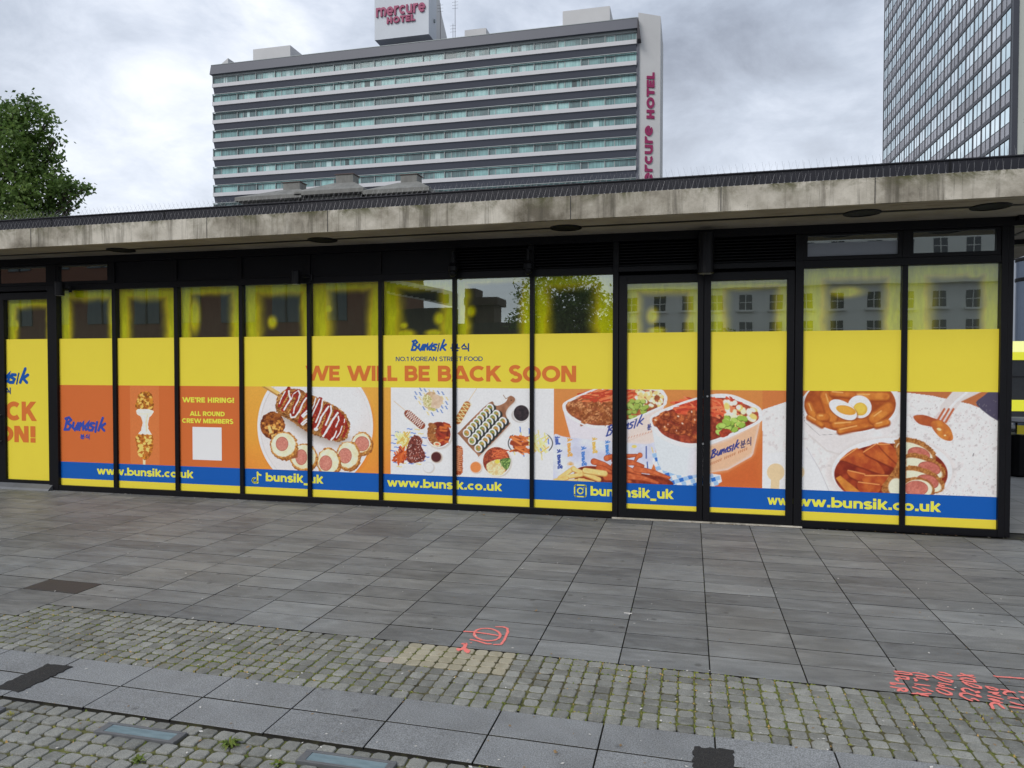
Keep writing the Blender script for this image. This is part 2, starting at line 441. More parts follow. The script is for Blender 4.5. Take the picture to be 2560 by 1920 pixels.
def sett_field(root, rows, limit, name):
    rows.sort(key=lambda p: (p[0]*0.6)**2+(p[1]+9)**2); c = 0; rest = MB(); rest_n = 0
    for (x, y, kind_) in rows:
        rz = random.uniform(-0.05, 0.05) if kind_ == 0 else random.uniform(-0.008, 0.008)
        z = random.uniform(-0.003, 0.003) if kind_ == 0 else 0.0
        x += random.uniform(-.002, .002); y += random.uniform(-.002, .002)
        if kind_ == 1: inst('sett', random.choice(VS), root, (x, y, 0.0), rz)['label'] = 'sand coloured sett'
        elif kind_ == 2: inst('sett', VP, root, (x, y, 0.0), rz)['label'] = 'pinkish sett'
        elif vis(x, y) and c < limit:
            inst('sett', random.choice(VARM), root, (x, y, z), rz + random.choice((0, math.pi))); c += 1
        else:
            q = random.choice(VAR); cs, sn = math.cos(rz), math.sin(rz)
            rest.add([(a*cs-d*sn+x, a*sn+d*cs+y, e_+z) for a, d, e_ in q.v], q.f, M_sett, random.uniform(.01, .99))
    if rest.f:
        r = rest.build(name, root); r['kind'] = 'stuff'
upper = empty('sett_band'); tag(upper, kind='structure')
SP, SR = 0.0930, 0.0905
rows = []; moss_pts = []
for i in range(-130, 106):
    xc = 0.126+SP*(i+0.5)
    for j in range(9):
        if j < 3 and xc < -4.90: continue
        ytop = -4.448+SH*xc; ybot = -5.228-0.012*xc
        yc = ytop+(ybot-ytop)*(j+0.5)/9
        k = 0
        if -1.83 < xc < -1.08 and j < 4: k = 1
        if -1.93 < xc < -1.83 and j == 3: k = 2
        rows.append((xc, yc, k))
        if k == 0: moss_pts.append((xc, yc, 0))
sett_field(upper, rows, 262, 'sett_field')
lower = empty('lower_sett_band'); tag(lower, kind='structure')
LX = [(-2.94, -2.46), (-1.80, -1.32), (-4.08, -3.60)]
rows = []
for j in range(13):
    off = random.uniform(0, SP)
    for i in range(-130, 104):
        xc = 0.1+SP*1.02*i+off; yc = -5.838-0.0925*j-0.012*xc
        fx = any(a-0.0 < xc < c_+0.0 for a, c_ in LX) and j == 1
        if fx: continue
        rows.append((xc, yc, 0)); moss_pts.append((xc, yc, 1))
sett_field(lower, rows, 290, 'sett_field')

t = NT('sandy joint fill'); n = t.noise(14, 5, 0.7, t.pos()); n2_ = t.noise(1.6, 3, 0.5, t.pos())
t.base(t.mix(t.ramp(n2_, [(.4, (0, 0, 0)), (.6, (1, 1, 1))]), t.ramp(n, [(0.35, (0.035, 0.032, 0.018)), (0.65, (0.14, 0.125, 0.065))]), t.ramp(n, [(0.35, (0.045, 0.052, 0.016)), (0.65, (0.18, 0.19, 0.055))]))); t.set(0.95, 0, 0.2); M_fill = t.m
for rt_, ya, yb, zf_ in ((upper, -4.46, -5.20, -0.0050), (lower, -5.80, -7.1, -0.0095)):
    fb_ = MB(); fb_.add([(-12.5, yb+.14, zf_), (10, yb-.12, zf_), (10, ya-.13, zf_), (-12.5, ya+.16, zf_)], [(0, 1, 2, 3)], M_fill); fb_.build('joint_fill', rt_)
# moss and dry seed in the joints: low ragged cushions
mb = MB()
rs = np.random.RandomState(3)
def cushion(x, y, lx, ly, h, tint):
    n = 7; v = [(x, y, h-0.004)]
    for k in range(n):
        g = 2*math.pi*k/n+rs.uniform(-.3, .3); q = rs.uniform(.55, 1.25)
        v.append((x+lx*math.cos(g)*q, y+ly*math.sin(g)*q, -0.012))
    mb.add(v, [(0, 1+k, 1+(k+1) % n) for k in range(n)], M_moss, max(0.01, tint))
for (x, y, band_) in moss_pts:
    if not vis(x, y) and rs.rand() < 0.8: continue
    dens = 4.6 if band_ == 0 else 1.0
    dens *= (0.25+1.6*max(0, math.sin(x*1.7+y*3.1)*math.sin(x*.63-y*2.3+1)+.35))
    for _ in range(rs.poisson(dens)):
        hz_ = rs.rand() < 0.62
        tn = min(1, max(0.01, rs.normal(0.42, 0.2))) if rs.rand() > 0.10 else 0.97
        if hz_: cushion(x+SP/2+rs.normal(0, .002), y+rs.uniform(-.045, .045), rs.uniform(.004, .009), rs.uniform(.006, .02), rs.uniform(.004, .012), tn)
        else: cushion(x+rs.uniform(-.045, .045), y+SR/2+rs.normal(0, .002), rs.uniform(.008, .022), rs.uniform(.003, .007), rs.uniform(.003, .009), tn)
for i in range(-14, 8):
    for _ in range(14):
        cushion(gx(i)+rs.normal(0, .003)+0.0, rs.uniform(-4.4, -0.3)+0.0, rs.uniform(.002, .004), rs.uniform(.01, .03), rs.uniform(-.004, .004), rs.uniform(.2, .6))
tag(mb.build('joint_moss'), 'green and ochre moss growing in the joints between the setts', 'moss', kind='stuff')

def weed(x, y, n, L, label, seed, dry=False):
    rs = np.random.RandomState(seed); root = empty('weed', (x, y, 0)); tag(root, label, 'weed', 'weeds growing between the lower setts')
    bb = MB(); m = M_moss
    for k in range(n):
        g = rs.uniform(0, 6.28); l = L*rs.uniform(.5, 1); up = rs.uniform(.15, .9); wd = rs.uniform(.003, .008) if not dry else .002
        d = Vector((math.cos(g), math.sin(g), 0)); s_ = Vector((-d.y, d.x, 0))*wd
        p0 = Vector((0, 0, -.005)); p1 = d*l*.5+Vector((0, 0, l*up*.6)); p2 = d*l+Vector((0, 0, l*up*.35))
        bb.add([p0-s_*.4, p0+s_*.4, p1+s_, p1-s_, p2], [(0, 1, 2, 3), (3, 2, 4)], m, rs.uniform(.02, .3) if not dry else rs.uniform(.6, .8))
    bb.build('leaf_cluster', root)
weed(-2.19, -5.90, 46, .075, 'leafy green weed between the two glass ground lights', 1)
weed(-2.52, -6.12, 26, .06, 'small green weed in the setts below the left ground light', 2)
weed(-1.87, -5.995, 18, .045, 'pale green tuft at the near corner of the second ground light', 3)
weed(-3.52, -5.90, 22, .04, 'yellowish tuft in the setts left of the glass ground lights', 4, True)

# in-ground light boxes
for k, (a, c_) in enumerate(((-2.936, -2.466), (-1.795, -1.325), (-4.075, -3.605))):
    lab = ('glass topped light box set in the setts, the middle one of three', 'glass topped light box cut by the bottom edge of the photo', 'glass topped light box just showing at the left edge of the photo')[k]
    root = empty('ground_light', ((a+c_)/2, -5.905, 0)); tag(root, lab, 'ground light', 'light boxes set in the lower setts')
    hw = (c_-a)/2; hh = 0.052
    bb = MB(); fr = 0.015
    bb.box(-hw, hw, -hh, -hh+fr, -.03, .012, M_grey); bb.box(-hw, hw, hh-fr, hh, -.03, .012, M_grey)
    bb.box(-hw, -hw+fr*2.6, -hh+fr, hh-fr, -.03, .0095, M_grey); bb.box(hw-fr*2.6, hw, -hh+fr, hh-fr, -.03, .0095, M_grey)
    bb.build('frame', root, bevel=.0015)
    t = MATS.get('light box glass')
    if not t:
        tt = NT('light box glass'); tt.base(tt.mix(tt.noise(5, 3, .5, tt.pos((2, 8, 1))), (0.12, 0.17, 0.19), (0.28, 0.37, 0.40))); tt.set(0.12, 0, 0.8); t = tt.m
    B1('glass', root, -hw+fr*2.6, hw-fr*2.6, -hh+fr, hh-fr, -.02, .006, t)

# asphalt repairs (ragged outlines)
def ragged(pts, seed, z0=-0.004, z1=0.003, m=None, amp=0.008, step=0.02):
    rs = np.random.RandomState(seed); o = []
    for k in range(len(pts)):
        a = np.array(pts[k], float); c = np.array(pts[(k+1) % len(pts)], float); L = np.hypot(*(c-a)); n = max(1, int(L/step))
        for j in range(n): o.append(a+(c-a)*j/n+rs.uniform(-amp, amp, 2))
    cx = np.mean(o, 0); bb = MB(); n = len(o)
    v = [(*p, z0) for p in o]+[(*(cx+(p-cx)*0.97), z1) for p in o]+[(cx[0], cx[1], z1+.002)]
    bb.add(v, [(k, (k+1) % n, n+(k+1) % n, n+k) for k in range(n)]+[(n+k, n+(k+1) % n, 2*n) for k in range(n)], m or M_asph)
    return bb
o = ragged([(-3.905, -5.665), (-3.715, -5.675), (-3.705, -5.30), (-3.895, -5.31)], 1, 0.0, 0.007).build('asphalt_patch')
tag(o, 'black asphalt strip patched into the pale slabs at the left edge', 'patch', 'asphalt repairs')
o = ragged([(0.018, -5.62), (0.212, -5.60), (0.212, -5.352), (0.024, -5.365)], 2, 0.0, 0.007).build('asphalt_patch')
tag(o, 'black asphalt patch in the pale slabs at the bottom edge, right of centre', 'patch', 'asphalt repairs')
# recessed service cover near the shop front
root = empty('manhole_cover', (-3.36, -1.19, 0)); tag(root, 'square recessed paved service cover in the slabs before the shop front', 'manhole cover')
bb = MB()
for (x0, x1, y0, y1) in ((-.37, .37, -.40, -.385), (-.37, .37, .375, .39), (-.37, -.355, -.385, .375), (.355, .37, -.385, .375)): bb.box(x0, x1, y0, y1, -.005, .0035, M_grey)
bb.build('rim', root); B1('infill', root, -.352, .352, -.382, .372, -.01, .0022, M_slab)
# ================================================================== KIOSK
kiosk = empty('kiosk', (0, 0, 0))
tag(kiosk, 'low flat-roofed takeaway shop with black framed glass front wrapped in yellow vinyl', 'shop')
GY = 0.034
def MBq(): return MB()
ZT, ZB = 3.012, 0.082
# (x0, x1) of each glass bay between frame members
BAYS = [(-9.252, -8.274), (-8.208, -7.214), (-7.151, -6.156), (-6.097, -5.102), (-5.046, -4.048), (-3.995, -3.010), (-2.962, -1.979), (-1.927, -0.932)]
DOORS = [(-0.759, 0.079), (0.234, 1.090)]
RB = [(1.269, 2.308), (2.367, 3.287)]
LD = (-10.248, -9.423)
ALL = [LD]+BAYS+DOORS+RB
def rail(x0, x1, z0, z1, name='frame_rail', y0=0.0, y1=0.09): return B1(name, kiosk, x0, x1, y0, y1, z0, z1, M_black, 0.003)
# mullions
for a, c in [(-8.274, -8.208), (-7.214, -7.151), (-6.156, -6.097), (-5.102, -5.046), (-4.048, -3.995), (-3.010, -2.962), (-1.979, -1.927), (2.308, 2.367)]:
    B1('mullion', kiosk, a, c, 0.0, 0.10, ZB, ZT, M_black, 0.003)
B1('door_post', kiosk, -9.423, -9.252, -0.012, 0.12, 0.0, 3.10, M_black, 0.004)
B1('door_post', kiosk, -0.932, -0.862, -0.012, 0.12, 0.0, 3.10, M_black, 0.004)
B1('door_post', kiosk, 1.178, 1.269, -0.012, 0.12, 0.0, 3.10, M_black, 0.004)
B1('corner_post', kiosk, 3.287, 3.352, -0.012, 0.12, 0.0, 3.50, M_black, 0.004)
B1('corner_post', kiosk, 3.355, 3.409, -0.004, 0.16, 0.0, 3.50, M_black, 0.004)
B1('corner_post', kiosk, -10.42, -10.385, -0.012, 0.12, 0.0, 3.10, M_black, 0.004)
for a, c in ((-9.252, -0.932), (1.269, 3.287)):
    B1('base_rail', kiosk, a, c, -0.004, 0.11, 0.0, ZB, M_black, 0.003)
    B1('transom', kiosk, a, c, -0.004, 0.11, ZT, 3.098, M_black, 0.003)
B1('transom', kiosk, -10.385, -9.423, -0.004, 0.11, 3.02, 3.098, M_black, 0.003)
B1('transom', kiosk, -0.862, 1.178, -0.004, 0.11, 3.035, 3.098, M_black, 0.003)
# doors: stile and rail frames
def door(x0, x1, zb, zt, lo, hi, label=None):
    root = MB(); y0, y1 = -0.002, 0.07
    root.box(lo, x0, y0, y1, 0.02, zt+0.10, M_black); root.box(x1, hi, y0, y1, 0.02, zt+0.10, M_black)
    root.box(x0, x1, y0, y1, 0.02, zb, M_black); root.box(x0, x1, y0, y1, zt, zt+0.10, M_black)
    d = root.build('door', kiosk, bevel=0.003)
    return d
d1 = door(-0.759, 0.079, 0.125, 2.890, -0.855, 0.148)
d2 = door(0.234, 1.090, 0.125, 2.895, 0.154, 1.172)
d3 = door(-10.248, -9.423, 0.135, 2.894, -10.38, -9.4235)
hb = MB()
for z in (0.72, 1.12): hb.tube((-10.335, -0.002, z), (-10.335, -0.055, z), .011, .011, M_steel, 10)
hb.tube((-10.335, -0.055, 0.695), (-10.335, -0.055, 1.145), .014, .014, M_steel, 12)
hb.build('handle', d3, smooth=False)
for xx, zs in ((0.20, (1.52,)), (0.1515, (0.95,))):
    for z in zs:
        hb = MB(); hb.tube((xx, -0.002, z), (xx, -0.016, z), .012, .012, M_steel, 12); hb.build('lock', d2)
th = MB(); th.hexa([(-10.6, -0.10, 0.0), (-9.36, -0.10, 0.0), (-9.36, 0.02, 0.0), (-10.6, 0.02, 0.0), (-10.6, -0.075, 0.03), (-9.36, -0.075, 0.03), (-9.36, 0.0, 0.088), (-10.6, 0.0, 0.088)], M_grey)
th.build('threshold', kiosk, bevel=0.004)
th = MB(); th.box(-0.93, 1.27, -0.045, 0.0, 0.0, 0.016, M_conc); th.build('threshold', kiosk, bevel=0.003)
M_pale2 = simple('pale blue grey panel', (.30, .33, .38), .5, 0, .05, 3)
# head: beam, panels, louvres, clerestory lights
B1('header_beam', kiosk, -16, 3.56, -0.03, 0.14, 3.405, 3.5025, M_black, 0.003)
B1('header_cap', kiosk, 3.41, 3.575, -0.10, 0.6, 3.455, 3.5022, M_black, 0.003)
B1('wall', kiosk, -16, 3.30, 0.30, 0.36, 0.0, 3.5, M_black2)
B1('side_wall', kiosk, 3.36, 3.405, 0.17, 7.6, 0.0, 3.50, M_black2)
B1('solid_panel', kiosk, -16, -10.43, 0.0, 0.10, 0.0, 3.40, M_black2)
posts = [-10.40, -9.42, -8.30, -7.24, -6.18, -5.13, -4.08, -3.03, -2.00, -0.94, 0.10, 1.20, 2.28, 3.28]
posts = [(-9.405, -9.262), (-8.300, -8.215), (-7.235, -7.155), (-6.18, -6.10), (-5.125, -5.045), (-4.075, -4.0), (-3.035, -2.965), (-2.0, -1.925), (-0.930, -0.86), (0.095, 0.18), (1.178, 1.262), (2.306, 2.369)]
for a, c in posts: B1('head_post', kiosk, a, c, -0.006, 0.10, 3.0985, 3.404, M_black, 0.003)
heads = []; prev = -10.40
for a, c in posts+[(3.285, 3.3)]: heads.append((prev, a)); prev = c
for k, (a, c) in enumerate(heads):
    if k in (0, 1, 11, 12):      # clerestory light
        fr = MB(); w_ = 0.045
        fr.box(a, a+w_, 0.0, 0.07, 3.10, 3.402, M_black); fr.box(c-w_, c, 0.0, 0.07, 3.10, 3.402, M_black)
        fr.box(a+w_, c-w_, 0.0, 0.07, 3.10, 3.10+w_, M_black); fr.box(a+w_, c-w_, 0.0, 0.07, 3.402-0.02, 3.402, M_black)
        f = fr.build('top_light', kiosk, bevel=0.002)
        gbm = MB(); gbm.add([(a+w_, 0.03, 3.10+w_), (c-w_, 0.03, 3.10+w_), (c-w_, 0.03, 3.382), (a+w_, 0.03, 3.382)], [(0, 1, 2, 3)], M_glass); gbm.build('glass', f)
        B1('blind', f, a+w_, c-w_, 0.10, 0.105, 3.10+w_, 3.382, M_black2)
        if k == 11: B1('pale_panel', f, a+w_, c-w_, 0.026, 0.028, 3.10+w_, 3.30, M_pale2)
    elif k >= 7:                 # louvres
        L = MB(); L.box(a, c, 0.07, 0.08, 3.10, 3.402, M_void); pnl = L.build('louvre_panel', kiosk)
        sl = MB(); sl.hexa([(0, 0, 0), (c-a-0.004, 0, 0), (c-a-0.004, 0.045, 0.030), (0, 0.045, 0.030), (0, 0, 0.007), (c-a-0.004, 0, 0.007), (c-a-0.004, 0.045, 0.037), (0, 0.045, 0.037)], M_black)
        me = sl.mesh('louvre_slat')
        for j in range(8): inst('slat', me, pnl, (a+0.002, 0.012, 3.112+j*0.0365))
    else:
        L = MB(); L.box(a, c, 0.02, 0.05, 3.10, 3.402, M_black2); L.box(a+.0, c, 0.006, 0.02, 3.10, 3.13, M_black); L.build('head_panel', kiosk)

# roof: slab edge, soffit with dark strip for the groove shade, flashing upstand
def fy(x): return -1.013-0.017*x
XL, XR = -16.0, 4.74
def quadbox(y_off0, y_off1, z0, z1, m, name, parent=kiosk, xl=XL, xr=XR, back=None):
    bb = MB(); b0 = back
    v = []
    for z in (z0, z1):
        v += [(xl, fy(xl)+y_off0, z), (xr, fy(xr)+y_off0, z), (xr, (fy(xr)+y_off1) if b0 is None else b0, z), (xl, (fy(xl)+y_off1) if b0 is None else b0, z)]
    bb.hexa(v, m); return bb.build(name, parent)
def gyl(x): return -0.578-0.023*x
root_roof = quadbox(0.0, 0.05, 3.5035, 3.762, M_conc, 'concrete_edge')
# soffit in two planes; a proud black strip between them paints the groove's shade
s1 = MB(); s1.hexa([(XL, fy(XL)+0.0502, 3.5036), (XR, fy(XR)+0.0502, 3.5036), (XR, gyl(XR)-0.036, 3.5036), (XL, gyl(XL)-0.036, 3.5036), (XL, fy(XL)+0.0502, 3.76), (XR, fy(XR)+0.0502, 3.76), (XR, gyl(XR)-0.036, 3.76), (XL, gyl(XL)-0.036, 3.76)], M_soff)
s1.build('soffit', kiosk)
s1 = MB(); s1.hexa([(XL, gyl(XL)+0.036, 3.5036), (XR, gyl(XR)+0.036, 3.5036), (XR, 8.6, 3.5036), (XL, 8.6, 3.5036), (XL, gyl(XL)+0.036, 3.76), (XR, gyl(XR)+0.036, 3.76), (XR, 8.6, 3.76), (XL, 8.6, 3.76)], M_soff)
s1.build('soffit', kiosk)
gv = MB(); gv.hexa([(XL, gyl(XL)-0.0358, 3.4985), (XR, gyl(XR)-0.0358, 3.4985), (XR, gyl(XR)+0.0358, 3.4985), (XL, gyl(XL)+0.0358, 3.4985), (XL, gyl(XL)-0.0358, 3.57), (XR, gyl(XR)-0.0358, 3.57), (XR, gyl(XR)+0.0358, 3.57), (XL, gyl(XL)+0.0358, 3.57)], M_void)
gv.build('groove_shade_strip', kiosk)
B1('soffit_strip', kiosk, 3.86, 3.90, 0.25, 3.2, 3.4965, 3.503, M_void)  # dark strip painted in for the shade of a cross groove
B1('soffit_beam', kiosk, 3.60, 4.70, 1.60, 1.78, 3.44, 3.503, M_black2)
# joints in the slab edge
for x in (-11.6, -8.78, -5.98, -4.28, -1.3, 0.30, 1.78):
    B1('edge_joint', kiosk, x-0.004, x+0.004, fy(x)-0.0025, fy(x)+0.01, 3.506, 3.760, M_void)
quadbox(0.075, 0.095, 3.762, 3.902, M_flash, 'flashing')
fl = MB(); fl.hexa([(XL, fy(XL)+0.060, 3.902), (XR, fy(XR)+0.060, 3.902), (XR, fy(XR)+0.34, 3.902), (XL, fy(XL)+0.34, 3.902), (XL, fy(XL)+0.060, 3.914), (XR, fy(XR)+0.060, 3.914), (XR, fy(XR)+0.34, 3.914), (XL, fy(XL)+0.34, 3.914)], M_flash)
fl.build('coping', kiosk)
B1('roof_deck', kiosk, XL, XR, -0.6, 8.6, 3.765, 3.80, M_flash)
for xx in np.arange(-14, 4.7, 1.83):
    B1('flashing_joint', kiosk, xx-0.012, xx+0.012, fy(xx)+0.071, fy(xx)+0.0755, 3.764, 3.901, M_black2)

# ------- glass, films
YB, YM, YT = 0.184, 0.436, 2.290        # blue band, its top, top of the yellow
OT = 1.598                               # top of the pictures
def sheet(name, x0, x1, z0, z1, y, m, parent=kiosk):
    bb = MB(); bb.add([(x0, y, z0), (x1, y, z0), (x1, y, z1), (x0, y, z1)], [(0, 1, 2, 3)], m); return bb.build(name, parent)
for k, (a, c) in enumerate(ALL):
    zt = ZT if k not in (0, 9, 10) else 2.90; zb = ZB if k not in (0, 9, 10) else 0.13
    sheet('glass_pane', a-0.01, c+0.01, YT-0.01, zt+.005, GY+0.003, M_glass)
    if k == 0:
        sheet('yellow_film', a-.005, c+.005, zb-.005, YT, GY, M_yel)
    else:
        dz = 0.0 if k < 9 or k > 10 else 0.0
        sheet('yellow_film', a-.005, c+.005, OT-0.003, YT, GY, M_yel)
        sheet('blue_film', a-.005, c+.005, YB, YM, GY, M_blue)
        sheet('yellow_strip', a-.005, c+.005, zb-.005, YB-0.0005, GY, M_yel)
for a, c in BAYS[:3]: sheet('orange_film', a-.005, c+.005, YM, OT-0.003, GY, M_org)

# ------------------------------------------------------------------ painter: prints are painted point by point on a fine sheet of vertices
def vnoise(x, y, seed=0):
    xi = np.floor(x).astype(int); yi = np.floor(y).astype(int); fx = x-xi; fy_ = y-yi
    fx = fx*fx*(3-2*fx); fy_ = fy_*fy_*(3-2*fy_)
    def h(a, c):
        n = (a*374761393+c*668265263+seed*1442695041) & 0x7fffffff
        n = (n ^ (n >> 13))*1274126177 & 0x7fffffff
        return ((n ^ (n >> 16)) & 0xffff)/65535.0
    return (h(xi, yi)*(1-fx)+h(xi+1, yi)*fx)*(1-fy_)+(h(xi, yi+1)*(1-fx)+h(xi+1, yi+1)*fx)*fy_
def fbm(x, y, seed=0, o=3):
    r = 0; a = .5; t_ = 0
    for k in range(o): r = r+a*vnoise(x*2**k, y*2**k, seed+k*17); t_ += a; a *= .5
    return r/t_
class Art:
    def __init__(s, x0, x1, z0, z1, step, y=GY-0.0008, bgc=(255, 255, 255)):
        s.nx = int(round((x1-x0)/step))+1; s.nz = int(round((z1-z0)/step))+1
        s.X = np.linspace(x0, x1, s.nx)[None, :].repeat(s.nz, 0); s.Z = np.linspace(z0, z1, s.nz)[:, None].repeat(s.nx, 1)
        s.y = y
        d0 = s.X-CAM[0]; d1 = y-CAM[1]; d2 = s.Z-CAM[2]
        zc = d0*_fw[0]+d1*_fw[1]+d2*_fw[2]
        s.U = 1280+F_PX*(d0*_r2[0]+d1*_r2[1]+d2*_r2[2])/zc
        s.V = 960-F_PX*(d0*_u2[0]+d1*_u2[1]+d2*_u2[2])/zc
        s.C = np.zeros((s.nz, s.nx, 3)); s.C[:] = np.array(bgc, float); s.step = step
        s.frame(0, 0, 1)
    def frame(s, ox, oy, sc_):
        s.x = (s.U-ox)/sc_; s.y_ = (s.V-oy)/sc_
        s.px = abs(s.x[0, 1]-s.x[0, 0]); s.px = max(s.px, np.median(np.abs(np.diff(s.x[0]))))
    def _sel(s, x0, x1, y0, y1, pad):
        m = (s.x > x0-pad) & (s.x < x1+pad) & (s.y_ > y0-pad) & (s.y_ < y1+pad)
        return np.nonzero(m)
    def _put(s, idx, sd_, col, soft, alpha, tex):
        w_ = max(soft, s.px*0.9)
        a = np.clip(0.5-sd_/w_, 0, 1)*alpha
        c = np.array(col, float)[None, :]*np.ones((len(sd_), 1))
        if tex is not None:
            f, amp, seed = tex[:3]; c2 = np.array(tex[3], float) if len(tex) > 3 else np.array(col)*0.6
            n = fbm(s.x[idx]/f, s.y_[idx]/f, seed); n = np.clip((n-0.5)*amp+0.5, 0, 1)[:, None]
            c = c*(1-n)+c2*n
        s.C[idx] = s.C[idx]*(1-a[:, None])+c*a[:, None]
    def poly(s, pts, col, soft=0, alpha=1, tex=None, wob=None):
        p = np.array(pts, float)
        idx = s._sel(p[:, 0].min(), p[:, 0].max(), p[:, 1].min(), p[:, 1].max(), soft+2*s.px+(wob[1] if wob else 0))
        if len(idx[0]) == 0: return
        x = s.x[idx]; y = s.y_[idx]; d = np.full(x.shape, 1e9); ins = np.zeros(x.shape, bool); n = len(p)
        for k in range(n):
            a = p[k]; b_ = p[(k+1) % n]; e_ = b_-a; L = e_@e_+1e-9
            t_ = np.clip(((x-a[0])*e_[0]+(y-a[1])*e_[1])/L, 0, 1)
            d = np.minimum(d, np.hypot(x-a[0]-t_*e_[0], y-a[1]-t_*e_[1]))
            c_ = ((a[1] > y) != (b_[1] > y))
            with np.errstate(divide='ignore', invalid='ignore'):
                xi = a[0]+(y-a[1])*e_[0]/(e_[1] if e_[1] != 0 else 1e-9)
            ins ^= c_ & (x < xi)
        sd_ = np.where(ins, -d, d)
        if wob: sd_ = sd_+(fbm(x/wob[0], y/wob[0], wob[2] if len(wob) > 2 else 3)-.5)*2*wob[1]
        s._put(idx, sd_, col, soft, alpha, tex)
    def smooth(s, pts, n=6):
        p = [np.array(q, float) for q in pts]; o = []; N = len(p)
        for k in range(N):
            a, b_, c, d = p[k-1], p[k], p[(k+1) % N], p[(k+2) % N]
            for j in range(n):
                t_ = j/n; o.append(0.5*((2*b_)+(c-a)*t_+(2*a-5*b_+4*c-d)*t_*t_+(3*b_-a-3*c+d)*t_**3))
        return o
    def blob(s, pts, col, **k): s.poly(s.smooth(pts, 4), col, **k)
    def ell(s, cx, cy, rx, ry, col, ang=0, soft=0, alpha=1, tex=None, wob=None):
        R = max(rx, ry); idx = s._sel(cx-R, cx+R, cy-R, cy+R, soft+2*s.px+(wob[1] if wob else 0))
        if len(idx[0]) == 0: return
        g = math.radians(ang); x = s.x[idx]-cx; y = s.y_[idx]-cy
        u = (x*math.cos(g)+y*math.sin(g))/rx; v = (-x*math.sin(g)+y*math.cos(g))/ry
        sd_ = (np.hypot(u, v)-1)*min(rx, ry)
        if wob: sd_ = sd_+(fbm(s.x[idx]/wob[0], s.y_[idx]/wob[0], wob[2] if len(wob) > 2 else 3)-.5)*2*wob[1]
        s._put(idx, sd_, col, soft, alpha, tex)
    def line(s, pts, w_, col, soft=0, alpha=1, tex=None, wob=None, w2=None):
        p = np.array(pts, float)
        idx = s._sel(p[:, 0].min(), p[:, 0].max(), p[:, 1].min(), p[:, 1].max(), w_+soft+2*s.px)
        if len(idx[0]) == 0: return
        x = s.x[idx]; y = s.y_[idx]; d = np.full(x.shape, 1e9); n = len(p)-1
        for k in range(n):
            a = p[k]; e_ = p[k+1]-a; L = e_@e_+1e-9
            t_ = np.clip(((x-a[0])*e_[0]+(y-a[1])*e_[1])/L, 0, 1)
            ww = w_/2 if w2 is None else (w_+(w2-w_)*(k+t_)/n)/2
            d = np.minimum(d, np.hypot(x-a[0]-t_*e_[0], y-a[1]-t_*e_[1])-ww)
        if wob: d = d+(fbm(x/wob[0], y/wob[0], wob[2] if len(wob) > 2 else 3)-.5)*2*wob[1]
        s._put(idx, d, col, soft, alpha, tex)
    def build(s, name, parent, mat=None, label=None, cut=None):
        keepx = np.ones(s.nx, bool)
        nz, nx = s.nz, s.nx
        v = np.zeros((nz*nx, 3)); v[:, 0] = s.X.ravel(); v[:, 1] = s.y; v[:, 2] = s.Z.ravel()
        i = np.arange(nz*nx).reshape(nz, nx)
        q = np.stack([i[:-1, :-1], i[:-1, 1:], i[1:, 1:], i[1:, :-1]], -1).reshape(-1, 4)
        me = bpy.data.meshes.new(name)
        me.vertices.add(len(v)); me.vertices.foreach_set('co', v.ravel())
        me.loops.add(len(q)*4); me.loops.foreach_set('vertex_index', q.ravel().astype(np.int32))
        me.polygons.add(len(q)); me.polygons.foreach_set('loop_start', (np.arange(len(q))*4).astype(np.int32))
        try: me.polygons.foreach_set('loop_total', np.full(len(q), 4, np.int32))
        except Exception: pass
        me.update(calc_edges=True)
        col = np.ones((nz*nx, 4), np.float32)
        pc_ = np.clip(s.C, 0, 255)
        if mat is None: pc_ = 255*(pc_/255)**0.86
        col[:, :3] = np.clip(lin(pc_).reshape(-1, 3)/KALB, 0, 0.88)
        a = me.color_attributes.new('print', 'FLOAT_COLOR', 'POINT'); a.data.foreach_set('color', col.ravel())
        me.materials.append(mat or M_print)
        o = bpy.data.objects.new(name, me); COL.objects.link(o); o.parent = parent
        if label: o['label'] = label
        return o

LOGO = [[(.28, .97), (.12, .08)], [(.12, .90), (.42, 1.0), (.58, .82), (.30, .56), (.60, .40), (.44, .10), (.08, .08)],
        [(.80, .62), (.74, .26), (.92, .08), (1.12, .50)], [(1.16, .60), (1.10, .10)], [(1.34, .60), (1.28, .08)], [(1.34, .36), (1.56, .60), (1.58, .12)],
        [(1.80, .10), (1.72, .34), (1.98, .62), (1.96, .14)], [(2.44, .60), (2.20, .60), (2.14, .44), (2.38, .30), (2.30, .08), (2.06, .08)],
        [(3.10, 1.02), (2.80, .08)], [(3.30, .60), (2.98, .36), (3.26, .08)]]
LOGO_I = [[(2.66, .70), (2.60, .30), (2.56, -.02)]]
HANGUL = [[(.08, .95), (.08, .52)], [(.52, .95), (.52, .52)], [(.08, .76), (.52, .76)], [(.08, .53), (.52, .53)], [(-.06, .36), (.70, .36)], [(.34, .36), (.34, .18)], [(.08, .20), (.08, -.02), (.58, -.02)],
          [(1.16, .95), (.92, .48)], [(1.12, .78), (1.32, .50)], [(1.52, 1.0), (1.52, .34)], [(.98, .24), (1.52, .24), (1.52, -.08)]]
def artlogo(A, p0, ex, ey, col, w_, strokes=LOGO+LOGO_I, alpha=1):
    p0 = np.array(p0, float); ex = np.array(ex, float); ey = np.array(ey, float)
    for st in strokes: A.line([p0+ex*a+ey*c for a, c in st], w_, col, alpha=alpha)
rng = np.random.RandomState(9)
